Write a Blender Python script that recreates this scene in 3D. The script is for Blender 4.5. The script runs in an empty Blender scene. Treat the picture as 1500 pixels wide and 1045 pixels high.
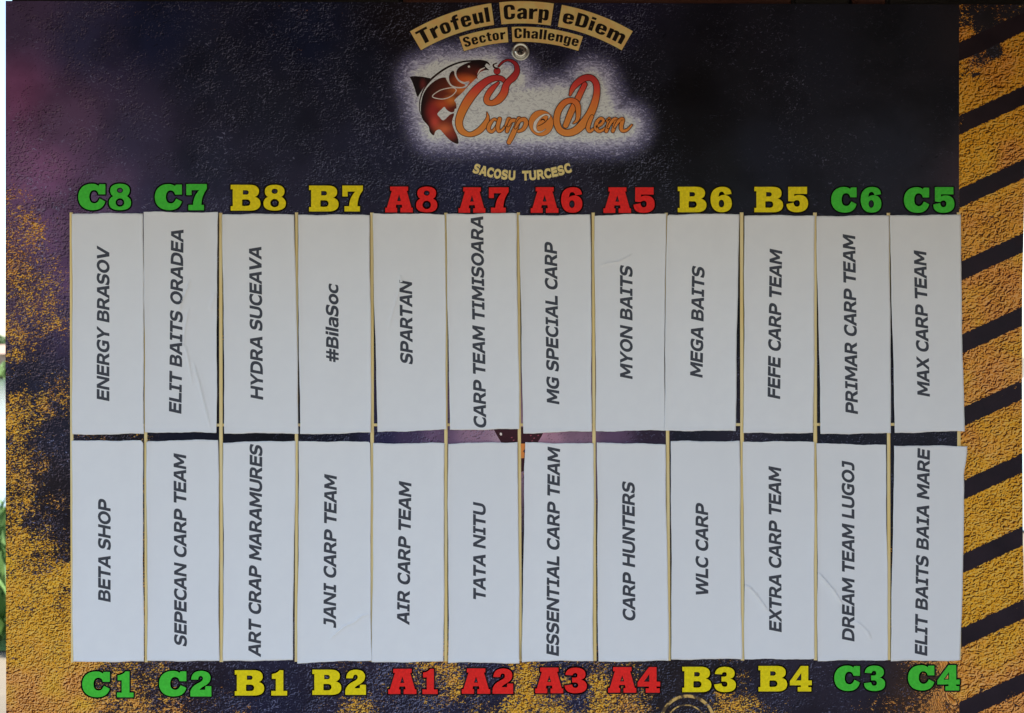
import bpy, bmesh, math, random
import numpy as np
from mathutils import Vector, noise as mnoise

random.seed(7)
PI = math.pi
S = 1.0/1500.0            # one metre wide board, 1500 units across
Z0 = 1.35                 # height of the board's centre above the ground
CAM_D = 1.2
col = bpy.context.scene.collection
scene = bpy.context.scene

# ------------------------------------------------------------------ camera, sky, sun, exposure
cam_d = bpy.data.cameras.new('camera')
cam = bpy.data.objects.new('camera', cam_d); col.objects.link(cam)
cam.location = (0, -CAM_D, Z0); cam.rotation_euler = (PI/2, 0, 0)
cam_d.sensor_width = 36; cam_d.lens = 36*CAM_D/1.0
cam_d.clip_start = 0.05; cam_d.clip_end = 3000
cam_d.dof.use_dof = True; cam_d.dof.focus_distance = CAM_D; cam_d.dof.aperture_fstop = 14
scene.camera = cam

world = bpy.data.worlds.new('World'); scene.world = world; world.use_nodes = True
wn = world.node_tree.nodes; wl = world.node_tree.links
for n in list(wn): wn.remove(n)
wo = wn.new('ShaderNodeOutputWorld'); wb = wn.new('ShaderNodeBackground'); ws = wn.new('ShaderNodeTexSky')
ws.sky_type = 'NISHITA'; ws.sun_disc = False
SUN_EL, SUN_AZ = 58, 78           # sun high to the right, just behind the board's plane: its face is in open shade
ws.sun_elevation = math.radians(SUN_EL); ws.sun_rotation = math.radians(SUN_AZ)
ws.air_density = 1.0; ws.dust_density = 1.2; ws.ozone_density = 1.0
wb.inputs[1].default_value = 0.12
wl.new(ws.outputs[0], wb.inputs[0]); wl.new(wb.outputs[0], wo.inputs[0])

sd = bpy.data.lights.new('sun', 'SUN'); sd.energy = 3.6; sd.angle = math.radians(0.5); sd.color = (1, .95, .87)
sun = bpy.data.objects.new('sun', sd); col.objects.link(sun)
el, az = math.radians(SUN_EL), math.radians(SUN_AZ)
sdir = Vector((math.sin(az)*math.cos(el), math.cos(az)*math.cos(el), math.sin(el)))
sun.rotation_euler = sdir.to_track_quat('Z', 'Y').to_euler()
scene.view_settings.view_transform = 'Standard'; scene.view_settings.look = 'None'
scene.view_settings.exposure = 1.78; scene.view_settings.gamma = 1

# ------------------------------------------------------------------ helpers
def lin(c):
    out = []
    for v in c:
        v = v/255.0
        out.append(v/12.92 if v <= .04045 else ((v+.055)/1.055)**2.4)
    return tuple(out)
ILL = 0.41                # photograph's pixel value of a perfectly white sheet (linear)
def alb(r, g, b, k=1.0):
    c = [v/ILL*k for v in lin((r, g, b))]; m = max(1.0, max(c)/.88)
    return tuple(v/m for v in c) + (1,)

class NT:
    """small node-graph writer"""
    def __init__(s, name):
        s.m = bpy.data.materials.new(name); s.m.use_nodes = True
        s.t = s.m.node_tree; s.t.nodes.clear()
        s.out = s.t.nodes.new('ShaderNodeOutputMaterial'); s.p = s.t.nodes.new('ShaderNodeBsdfPrincipled')
        s.t.links.new(s.p.outputs[0], s.out.inputs[0])
    def put(s, sock, v):
        if v is None: return
        if isinstance(v, bpy.types.NodeSocket): s.t.links.new(v, sock)
        else: sock.default_value = v
    def math(s, op, a, b=0.0, c=0.0, clamp=False):
        n = s.t.nodes.new('ShaderNodeMath'); n.operation = op; n.use_clamp = clamp
        s.put(n.inputs[0], a); s.put(n.inputs[1], b); s.put(n.inputs[2], c); return n.outputs[0]
    def step(s, v, lo, hi, a=0.0, b=1.0):
        n = s.t.nodes.new('ShaderNodeMapRange'); n.interpolation_type = 'SMOOTHSTEP'
        s.put(n.inputs[0], v); s.put(n.inputs[1], lo); s.put(n.inputs[2], hi); s.put(n.inputs[3], a); s.put(n.inputs[4], b)
        return n.outputs[0]
    def mix(s, f, a, b, mode='MIX'):
        n = s.t.nodes.new('ShaderNodeMix'); n.data_type = 'RGBA'; n.blend_type = mode
        s.put(n.inputs[0], f); s.put(n.inputs[6], a); s.put(n.inputs[7], b); return n.outputs[2]
    def obj(s, scale=1500.0, loc=(0, 0, 0), sc=None):
        n = s.t.nodes.new('ShaderNodeTexCoord'); m = s.t.nodes.new('ShaderNodeMapping')
        m.inputs['Scale'].default_value = sc or (scale, scale, scale); m.inputs['Location'].default_value = loc
        s.t.links.new(n.outputs['Object'], m.inputs[0]); return m.outputs[0]
    def noise(s, vec, scale, detail=2, rough=.5, dist=0.0, what=0):
        n = s.t.nodes.new('ShaderNodeTexNoise'); s.put(n.inputs['Scale'], scale)
        n.inputs['Detail'].default_value = detail; n.inputs['Roughness'].default_value = rough
        n.inputs['Distortion'].default_value = dist; s.put(n.inputs['Vector'], vec); return n.outputs[what]
    def vor(s, vec, scale, feature='F1'):
        n = s.t.nodes.new('ShaderNodeTexVoronoi'); n.feature = feature; n.inputs['Scale'].default_value = scale
        s.put(n.inputs['Vector'], vec); return n.outputs[0]
    def attr(s, name, what='Fac'):
        n = s.t.nodes.new('ShaderNodeAttribute'); n.attribute_name = name; return n.outputs[what]
    def ramp(s, f, stops):
        n = s.t.nodes.new('ShaderNodeValToRGB'); e = n.color_ramp.elements
        while len(e) < len(stops): e.new(.5)
        for k, (p, c) in enumerate(stops): e[k].position = p; e[k].color = c if len(c) == 4 else tuple(c)+(1,)
        s.put(n.inputs[0], f); return n.outputs[0]
    def sep(s, vec):
        n = s.t.nodes.new('ShaderNodeSeparateXYZ'); s.t.links.new(vec, n.inputs[0]); return n.outputs
    def bump(s, h, strength, dist=.001):
        n = s.t.nodes.new('ShaderNodeBump'); n.inputs['Strength'].default_value = strength
        n.inputs['Distance'].default_value = dist; s.put(n.inputs['Height'], h)
        s.t.links.new(n.outputs[0], s.p.inputs['Normal'])
    def done(s, colr, rough=.5, spec=.3, metal=0.0):
        s.put(s.p.inputs['Base Color'], colr); s.put(s.p.inputs['Roughness'], rough)
        s.put(s.p.inputs['Specular IOR Level'], spec); s.put(s.p.inputs['Metallic'], metal); return s.m

def L(x, y, h=0.0):        # a point of the board's face, local to the board's centre; h metres towards the viewer
    return ((x-750)*S, -h, (522.5-y)*S)

def tag(o, label=None, cat=None, group=None, kind=None):
    for k, v in (('label', label), ('category', cat), ('group', group), ('kind', kind)):
        if v: o[k] = v
    return o
def mesh_obj(name, verts, faces, mats, parent=None, loc=(0, 0, 0), mat_idx=None, smooth=False):
    me = bpy.data.meshes.new(name); me.from_pydata([tuple(v) for v in verts], [], [tuple(f) for f in faces]); me.update()
    for m in (mats if isinstance(mats, (list, tuple)) else [mats]): me.materials.append(m)
    if mat_idx is not None: me.polygons.foreach_set('material_index', mat_idx)
    if smooth: me.polygons.foreach_set('use_smooth', [True]*len(me.polygons))
    o = bpy.data.objects.new(name, me); col.objects.link(o); o.location = loc
    if parent: o.parent = parent
    return o
def empty(name, loc):
    o = bpy.data.objects.new(name, None); col.objects.link(o); o.location = loc; o.empty_display_size = .05; return o

def curve_eval(loops=None, body=None, offset=0.0, extrude=0.0, res=4):
    """closed 2-D loops (or a text body) filled by the curve filler -> verts, faces"""
    if body is not None:
        cu = bpy.data.curves.new('tmp', 'FONT'); cu.body = body; cu.size = 1; cu.offset = offset; cu.resolution_u = res
    else:
        cu = bpy.data.curves.new('tmp', 'CURVE'); cu.dimensions = '2D'; cu.fill_mode = 'BOTH'
        for lp in loops:
            sp = cu.splines.new('POLY'); sp.points.add(len(lp)-1)
            for p, (x, y) in zip(sp.points, lp): p.co = (x, y, 0, 1)
            sp.use_cyclic_u = True
    cu.extrude = extrude
    o = bpy.data.objects.new('tmp', cu); col.objects.link(o)
    dg = bpy.context.evaluated_depsgraph_get(); me = o.evaluated_get(dg).to_mesh()
    v = [tuple(p.co) for p in me.vertices]; f = [tuple(p.vertices) for p in me.polygons]
    o.evaluated_get(dg).to_mesh_clear(); bpy.data.objects.remove(o); bpy.data.curves.remove(cu)
    return v, f

def path(d, n=8):
    """'M x y L x y C x y x y x y Z ...' -> list of closed loops"""
    t = d.replace(',', ' ').split(); i = 0; loops = []; cur = None; cmd = None
    while i < len(t):
        if t[i] in 'MLCZE': cmd = t[i]; i += 1
        if cmd == 'Z': loops.append(cur); cur = None; continue
        if cmd == 'M': cur = [(float(t[i]), float(t[i+1]))]; i += 2; cmd = 'L'
        elif cmd == 'L': cur.append((float(t[i]), float(t[i+1]))); i += 2
        elif cmd == 'C':
            a = [float(q) for q in t[i:i+6]]; i += 6; p0 = cur[-1]
            for k in range(1, n+1):
                u = k/n; w = 1-u
                cur.append(tuple(w**3*p0[j]+3*w*w*u*a[j]+3*w*u*u*a[2+j]+u**3*a[4+j] for j in (0, 1)))
        elif cmd == 'E':
            cx, cy, rx, ry = (float(q) for q in t[i:i+4]); i += 4
            loops.append([(cx+rx*math.cos(k*PI/10), cy+ry*math.sin(k*PI/10)) for k in range(20)])
    return loops
def area(lp):
    return .5*sum(lp[i][0]*lp[(i+1) % len(lp)][1]-lp[(i+1) % len(lp)][0]*lp[i][1] for i in range(len(lp)))
def grow(lp, d, hole=False):
    """offset a closed loop outwards (a hole: inwards) by d"""
    q = [lp[0]]
    for p in lp[1:]:
        if math.dist(p, q[-1]) > .15: q.append(p)
    if math.dist(q[0], q[-1]) < .15: q.pop()
    sgn = 1 if area(q) > 0 else -1
    if hole: sgn = -sgn
    out = []
    for i, p in enumerate(q):
        a, b = Vector(q[i-1]), Vector(q[(i+1) % len(q)]); p = Vector(p)
        d1 = (p-a).normalized(); d2 = (b-p).normalized()
        n1 = Vector((d1.y, -d1.x))*sgn; n2 = Vector((d2.y, -d2.x))*sgn
        m = n1+n2
        m = m.normalized() if m.length > 1e-6 else n1
        k = d/max(.55, m.dot(n1)); out.append((p.x+m.x*k, p.y+m.y*k))
    return out

def smooth_line(pts, n=7, closed=False):
    """Catmull-Rom through points of any dimension"""
    P = [np.array(p, float) for p in pts]; out = []
    N = len(P); rng = range(N if closed else N-1)
    for i in rng:
        p0 = P[(i-1) % N] if closed or i > 0 else P[0]*2-P[1]
        p1 = P[i]; p2 = P[(i+1) % N]; p3 = P[(i+2) % N] if closed or i+2 < N else P[-1]*2-P[-2]
        for k in range(n):
            t = k/n
            out.append(.5*((2*p1)+(-p0+p2)*t+(2*p0-5*p1+4*p2-p3)*t*t+(-p0+3*p1-3*p2+p3)*t**3))
    if not closed: out.append(P[-1])
    return out

class Print:
    """printed shapes gathered into one mesh, each one a hair above the last"""
    def __init__(s, h0=.00006, dh=.00003): s.v = []; s.f = []; s.mi = []; s.h = h0; s.dh = dh
    def add(s, verts2, faces, mi):
        b = len(s.v); s.v += [L(x, y, s.h) for x, y in verts2]
        for f in faces:
            f = list(f); a = area([verts2[k] for k in f])
            if a > 0: f.reverse()          # image y runs down: keep normals towards the viewer
            s.f.append([b+k for k in f]); s.mi.append(mi)
        s.h += s.dh
    def loops(s, lps, mi):
        v, f = curve_eval(loops=lps); s.add([(a, b) for a, b, c in v], f, mi)
    def stroke(s, pts, mi, grow_=0.0, closed=False, n=7, cap=True):
        q = smooth_line(pts, n, closed); lft = []; rgt = []; v = []; f = []
        N = len(q)
        for i in range(N):
            a = q[(i-1) % N] if closed or i > 0 else q[i]; b = q[(i+1) % N] if closed or i < N-1 else q[i]
            d = b[:2]-a[:2]; d = d/(np.linalg.norm(d)+1e-9); nrm = np.array([-d[1], d[0]])
            w = max(.1, q[i][2]/2)+grow_
            v.append(tuple(q[i][:2]+nrm*w)); v.append(tuple(q[i][:2]-nrm*w))
        for i in range(N if closed else N-1):
            j = (i+1) % N; f.append((2*i, 2*i+1, 2*j+1, 2*j))
        s.add(v, f, mi)
        if cap and not closed:
            for e in (0, -1):
                r = max(.1, q[e][2]/2)+grow_
                s.h -= s.dh*.5
                s.loops([[(q[e][0]+r*math.cos(k*PI/8), q[e][1]+r*math.sin(k*PI/8)) for k in range(16)]], mi)
                s.h -= s.dh*.25
            s.h += s.dh*.5
    def rim(s, lp, w, mi):
        q = [lp[0]]
        for p in lp[1:]:
            if math.dist(p, q[-1]) > .5: q.append(p)
        v = []; f = []
        for i, p in enumerate(q):
            n = q[(i+1) % len(q)]; d = math.dist(p, n)
            if d < 1e-6: continue
            a, c = (n[0]-p[0])/d*w, (n[1]-p[1])/d*w; b = len(v)
            v += [(p[0]-c, p[1]+a), (n[0]-c, n[1]+a), (n[0]+c, n[1]-a), (p[0]+c, p[1]-a)]; f.append((b, b+1, b+2, b+3))
            b = len(v); v += [(p[0]+w*math.cos(k*PI/4), p[1]+w*math.sin(k*PI/4)) for k in range(8)]; f.append(tuple(range(b, b+8)))
        s.add(v, f, mi)
    def build(s, name, mats, parent):
        return mesh_obj(name, s.v, s.f, mats, parent, mat_idx=s.mi)

# two hand-drawn alphabets: (advance, outline), cap height 100 ---------------------------------
WIDE = {' ': (47, ''),
'A': (107, 'M 1 0 L 37 100 L 70 100 L 106 0 L 83 0 L 76 21 L 30 21 L 23 0 Z M 36 39 L 70 39 L 53 84 Z'),
'B': (105, 'M 8 0 L 8 100 L 50 100 C 80 100 93 92 93 75 C 93 64 87 56 77 53 C 92 50 99 42 99 30 C 99 10 84 0 56 0 Z M 28 60 L 45 60 C 64 60 72 62 72 71 C 72 82 64 83 46 83 L 28 83 Z M 28 17 L 50 17 C 70 17 78 21 78 31 C 78 42 70 44 50 44 L 28 44 Z'),
'C': (99.6, 'M 93 93 L 93 70 L 91 70 C 82 79 72 84 62 84 C 40 84 26 72 26 50 C 26 28 40 16 62 16 C 72 16 82 21 91 30 L 93 30 L 93 7 C 83 1 71 -2 58 -2 C 24 -2 4 17 4 50 C 4 82 24 102 58 102 C 71 102 83 99 93 93 Z'),
'D': (114, 'M 8 0 L 8 100 L 47 100 C 88 100 109 83 109 50 C 109 17 88 0 47 0 Z M 29 18 L 43 18 C 72 18 87 27 87 50 C 87 73 72 82 43 82 L 29 82 Z'),
'E': (94, 'M 8 0 L 8 100 L 88 100 L 88 81 L 29 81 L 29 63 L 84 63 L 84 44 L 29 44 L 29 19 L 88 19 L 88 0 Z'),
'F': (89.5, 'M 8 0 L 8 100 L 87 100 L 87 81 L 29 81 L 29 61 L 83 61 L 83 42 L 29 42 L 29 0 Z'),
'G': (111.5, 'M 101 7 C 88 1 75 -2 61 -2 C 25 -2 4 17 4 50 C 4 82 26 102 62 102 C 76 102 89 99 100 93 L 100 70 L 98 70 C 87 79 76 84 64 84 C 41 84 26 72 26 50 C 26 27 40 16 64 16 C 69 16 75 16 80 17 L 80 38 L 59 38 L 59 56 L 101 56 Z'),
'H': (115, 'M 8 0 L 8 100 L 29 100 L 29 62 L 86 62 L 86 100 L 107 100 L 107 0 L 86 0 L 86 43 L 29 43 L 29 0 Z'),
'I': (75, 'M 8 0 L 8 16 L 27 16 L 27 84 L 8 84 L 8 100 L 67 100 L 67 84 L 48 84 L 48 16 L 67 16 L 67 0 Z'),
'J': (76, 'M 2 -1 L 2 18 C 9 16 16 15 24 15 C 38 15 43 21 43 34 L 43 83 L 16 83 L 16 100 L 64 100 L 64 28 C 64 8 52 -2 28 -2 C 18 -2 9 -2 2 -1 Z'),
'L': (87.6, 'M 8 0 L 8 100 L 29 100 L 29 19 L 86 19 L 86 0 Z'),
'M': (130, 'M 8 0 L 8 100 L 33 100 L 65 42 L 97 100 L 122 100 L 122 0 L 101 0 L 101 68 L 73 17 L 57 17 L 28 68 L 28 0 Z'),
'N': (116, 'M 8 0 L 8 100 L 34 100 L 88 30 L 88 100 L 108 100 L 108 0 L 88 0 L 28 76 L 28 0 Z'),
'O': (117, 'E 58.5 50 54 52 E 58.5 50 32 34'),
'P': (100.8, 'M 8 0 L 8 100 L 52 100 C 82 100 97 90 97 68 C 97 45 82 34 52 34 L 29 34 L 29 0 Z M 29 53 L 46 53 C 66 53 75 56 75 67.5 C 75 79 66 82 46 82 L 29 82 Z'),
'R': (107.6, 'M 8 0 L 8 100 L 52 100 C 80 100 93 90 93 71 C 93 57 86 47 74 42 L 108 0 L 82 0 L 53 37 L 29 37 L 29 0 Z M 29 54 L 46 54 C 64 54 72 58 72 69.5 C 72 80 65 83 48 83 L 29 83 Z'),
'S': (97.7, 'M 5 6 L 5 30 L 7 30 C 18 20 31 15 44 15 C 58 15 67 20 67 28 C 67 34 62 37 50 39 L 33 42 C 14 46 5 55 5 71 C 5 90 21 102 47 102 C 62 102 76 99 86 94 L 86 71 L 84 71 C 74 80 61 85 49 85 C 35 85 27 80 27 73 C 27 66 31 63 44 61 L 61 58 C 81 54 90 46 90 30 C 90 10 73 -2 46 -2 C 30 -2 17 1 5 6 Z'),
'T': (93.8, 'M 1 100 L 93 100 L 93 81 L 57.5 81 L 57.5 0 L 36 0 L 36 81 L 1 81 Z'),
'U': (111.7, 'M 8 100 L 29 100 L 29 38 C 29 23 38 16 56 16 C 74 16 83 23 83 38 L 83 100 L 104 100 L 104 36 C 104 11 87 -2 56 -2 C 25 -2 8 11 8 36 Z'),
'V': (105, 'M 0 100 L 23 100 L 53 26 L 83 100 L 105 100 L 67 0 L 38 0 Z'),
'W': (155, 'M 2 100 L 25 100 L 45 29 L 66 100 L 90 100 L 111 29 L 131 100 L 153 100 L 123 0 L 99 0 L 78 71 L 57 0 L 32 0 Z'),
'X': (105, 'M 1 0 L 39 51 L 3 100 L 28 100 L 53 65 L 78 100 L 102 100 L 66 51 L 104 0 L 79 0 L 52 37 L 26 0 Z'),
'Y': (101, 'M 0 100 L 24 100 L 51 59 L 78 100 L 101 100 L 61 42 L 61 0 L 40 0 L 40 41 Z'),
'#': (112, 'M 27 0 L 43 0 L 43 26 L 66 26 L 66 0 L 82 0 L 82 26 L 106 26 L 106 42 L 82 42 L 82 58 L 106 58 L 106 74 L 82 74 L 82 100 L 66 100 L 66 74 L 43 74 L 43 100 L 27 100 L 27 74 L 4 74 L 4 58 L 27 58 L 27 42 L 4 42 L 4 26 L 27 26 Z M 43 42 L 66 42 L 66 58 L 43 58 Z'),
'i': (37, 'M 8 0 L 8 75 L 29 75 L 29 0 Z M 8 85 L 8 104 L 29 104 L 29 85 Z'),
'l': (37, 'M 8 0 L 8 104 L 29 104 L 29 0 Z'),
'o': (94, 'E 47 37.5 43 39.5 E 47 37.5 21 23'),
'a': (92, 'M 63 8 C 55 1 47 -2 36 -2 C 16 -2 5 8 5 23 C 5 41 20 47 62 49 C 62 57 55 61 43 61 C 34 61 24 59 15 55 L 13 55 L 13 72 C 22 75 34 77 46 77 C 72 77 83 68 83 48 L 83 0 L 63 0 Z M 62 20 L 62 36 C 40 35 26 33 26 23 C 26 16 31 13 40 13 C 48 13 56 15 62 20 Z'),
'c': (81, 'M 75 5 C 66 0 57 -2 47 -2 C 20 -2 4 12 4 37.5 C 4 62 20 77 48 77 C 58 77 67 75 75 71 L 75 53 L 73 53 C 66 59 59 62 50 62 C 34 62 25 53 25 38 C 25 22 34 14 50 14 C 59 14 66 17 73 23 L 75 23 Z')}
NARROW = {
'T': (68, 'M 0 100 L 66 100 L 66 84 L 45 84 L 45 0 L 21 0 L 21 84 L 0 84 Z'),
'r': (50, 'M 4 0 L 4 74 L 26 74 L 26 66 C 32 73 38 76 48 76 L 48 56 C 36 56 28 52 27 44 L 27 0 Z'),
'o': (64, 'M 31 76 C 52 76 58 64 58 50 L 58 24 C 58 8 50 -2 31 -2 C 12 -2 4 8 4 24 L 4 50 C 4 66 12 76 31 76 Z M 31 61 C 38 61 37 54 37 48 L 37 26 C 37 18 37 13 31 13 C 25 13 25 18 25 26 L 25 48 C 25 56 25 61 31 61 Z'),
'f': (48, 'M 12 0 L 12 58 L 2 58 L 2 74 L 12 74 C 12 94 20 102 46 100 L 46 85 C 36 86 33 84 33 74 L 45 74 L 45 58 L 33 58 L 33 0 Z'),
'e': (64, 'M 31 76 C 52 76 58 64 58 50 L 58 34 L 25 34 L 25 24 C 25 17 26 13 31 13 C 37 13 38 17 38 24 L 58 24 C 58 8 50 -2 31 -2 C 12 -2 4 8 4 24 L 4 50 C 4 66 12 76 31 76 Z M 25 47 L 37 47 C 37 57 36 62 31 62 C 26 62 25 57 25 47 Z'),
'u': (64, 'M 4 74 L 26 74 L 26 24 C 26 14 36 14 36 22 L 36 74 L 58 74 L 58 0 L 37 0 L 37 7 C 30 0 26 -2 20 -2 C 8 -2 4 6 4 18 Z'),
'l': (32, 'M 4 0 L 4 100 L 26 100 L 26 0 Z'),
'C': (69, 'M 33 102 C 56 102 64 90 64 72 L 64 64 L 42 64 L 42 72 C 42 82 40 86 34 86 C 28 86 26 82 26 72 L 26 28 C 26 18 28 14 34 14 C 40 14 42 18 42 28 L 42 38 L 64 38 L 64 28 C 64 8 54 -2 33 -2 C 12 -2 4 8 4 28 L 4 72 C 4 92 12 102 33 102 Z'),
'a': (62, 'M 36 7 C 32 1 26 -2 19 -2 C 8 -2 3 6 3 20 C 3 36 12 42 36 46 C 36 56 36 61 31 61 C 26 61 25 58 25 52 L 5 52 C 5 68 14 76 31 76 C 50 76 57 67 57 54 L 57 0 L 37 0 Z M 36 33 C 28 31 24 28 24 21 C 24 15 26 13 29 13 C 34 13 36 17 36 24 Z'),
'p': (63, 'M 4 -22 L 4 74 L 25 74 L 25 68 C 30 74 35 76 41 76 C 53 76 58 68 58 52 L 58 22 C 58 6 53 -2 41 -2 C 35 -2 30 1 26 6 L 26 -22 Z M 26 20 C 26 15 28 13 31 13 C 36 13 36 17 36 24 L 36 50 C 36 58 36 61 31 61 C 28 61 26 59 26 54 Z'),
'D': (69, 'M 4 0 L 4 100 L 34 100 C 58 100 64 88 64 68 L 64 32 C 64 12 58 0 34 0 Z M 26 16 C 40 14 42 18 42 32 L 42 68 C 42 82 40 86 26 84 Z'),
'i': (32, 'M 4 0 L 4 74 L 26 74 L 26 0 Z M 4 84 L 4 101 L 26 101 L 26 84 Z'),
'm': (95, 'M 4 0 L 4 74 L 25 74 L 25 67 C 30 73 35 76 42 76 C 49 76 54 73 56 67 C 61 73 67 76 74 76 C 86 76 90 68 90 56 L 90 0 L 69 0 L 69 52 C 69 60 58 60 58 52 L 58 0 L 37 0 L 37 52 C 37 60 26 60 26 52 L 26 0 Z'),
'S': (66, 'M 31 102 C 52 102 60 92 60 72 L 39 72 C 39 82 38 86 32 86 C 27 86 25 83 25 77 C 25 66 34 62 44 54 C 56 45 61 38 61 26 C 61 8 52 -2 32 -2 C 11 -2 3 8 3 30 L 24 30 C 24 18 26 14 32 14 C 37 14 39 18 39 24 C 39 34 32 38 22 46 C 10 54 4 62 4 76 C 4 92 13 102 31 102 Z'),
'c': (63, 'M 31 76 C 50 76 58 66 58 48 L 38 48 C 38 58 37 61 31 61 C 26 61 25 57 25 48 L 25 26 C 25 17 26 13 31 13 C 37 13 38 17 38 28 L 58 28 C 58 8 50 -2 31 -2 C 12 -2 4 8 4 24 L 4 50 C 4 66 12 76 31 76 Z'),
't': (46, 'M 10 74 L 10 92 L 31 92 L 31 74 L 43 74 L 43 59 L 31 59 L 31 24 C 31 16 34 14 43 15 L 43 0 C 20 -3 10 2 10 20 L 10 59 L 2 59 L 2 74 Z'),
'h': (63, 'M 4 0 L 4 100 L 26 100 L 26 67 C 30 73 36 76 42 76 C 53 76 58 68 58 56 L 58 0 L 37 0 L 37 52 C 37 60 26 60 26 52 L 26 0 Z'),
'n': (63, 'M 4 0 L 4 74 L 25 74 L 25 67 C 30 73 36 76 42 76 C 53 76 58 68 58 56 L 58 0 L 37 0 L 37 52 C 37 60 26 60 26 52 L 26 0 Z'),
'g': (63, 'M 4 24 L 4 50 C 4 68 10 76 21 76 C 28 76 33 73 37 68 L 37 74 L 58 74 L 58 2 C 58 -16 50 -24 31 -24 C 14 -24 6 -18 6 -6 L 26 -6 C 26 -9 28 -10 31 -10 C 36 -10 37 -7 37 0 L 37 6 C 32 1 27 -2 21 -2 C 10 -2 4 6 4 24 Z M 31 61 C 26 61 25 57 25 50 L 25 24 C 25 17 26 13 31 13 C 35 13 37 15 37 20 L 37 54 C 37 59 35 61 31 61 Z')}
def bold(lps, font):
    if font is NARROW: return lps
    g_ = 2.1 if font is WIDE else 6.0
    big = max(lps, key=lambda l: abs(area(l))); bx0 = min(p[0] for p in big); bx1 = max(p[0] for p in big); by0 = min(p[1] for p in big); by1 = max(p[1] for p in big)
    return [grow(l, g_, hole=(l is not big and by0 < l[0][1] < by1 and bx0 < l[0][0] < bx1)) for l in lps]
CHUNK = dict(WIDE)
_gc = {}
def text_flat(txt, font, slant=0.0, track=0.0):
    """verts, faces with cap height 1, baseline 0, starting at x = 0"""
    V = []; F = []; x = 0.0
    for ch in txt:
        adv, d = font[ch]; k = (id(font), ch)
        if k not in _gc: _gc[k] = curve_eval(loops=bold(path(d, 5), font)) if d else ([], [])
        v, f = _gc[k]; b = len(V)
        V += [(x+p[0], p[1]) for p in v]; F += [tuple(b+i for i in q) for q in f]
        x += adv+track
    V = [((a+b*slant)/100, b/100) for a, b in V]
    mn = min(a for a, b in V); V = [(a-mn, b) for a, b in V]
    return V, F, max(a for a, b in V)

# ------------------------------------------------------------------ materials
def plain(name, c, rough=.5, spec=.25, var=.12, scale=.08, bump=0.0):
    t = NT(name); p = t.obj()
    n = t.noise(p, scale, 4, .6)
    k = t.step(n, .3, .7, 1-var, 1+var)
    cc = t.mix(1.0, c, t.ramp(k, [(0, (0, 0, 0)), (1, (1, 1, 1))]), 'MULTIPLY')
    if bump: t.bump(t.noise(p, scale*6, 3), bump, .0002)
    return t.done(cc, rough, spec)

def flat_print(name, c, var=.10):
    """printed ink: flat colour with the faint mottle of a laminated print"""
    t = NT(name); p = t.obj()
    n = t.noise(p, .22, 3, .6)
    cc = t.mix(t.step(n, .35, .75, 0, 1), tuple(v*(1-var) for v in c[:3])+(1,), tuple(min(1, v*(1+var)) for v in c[:3])+(1,))
    return t.done(cc, .42, .12)

M = {}
M['green'] = flat_print('green_ink', alb(46, 134, 36, .95))
M['yellow'] = flat_print('yellow_ink', alb(210, 188, 14, 1.1))
M['red'] = flat_print('red_ink', alb(208, 32, 28, 1.15))
M['black'] = flat_print('black_ink', alb(16, 13, 16))
M['pale_gold'] = flat_print('pale_gold_ink', alb(204, 184, 122, 1.25))

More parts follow.
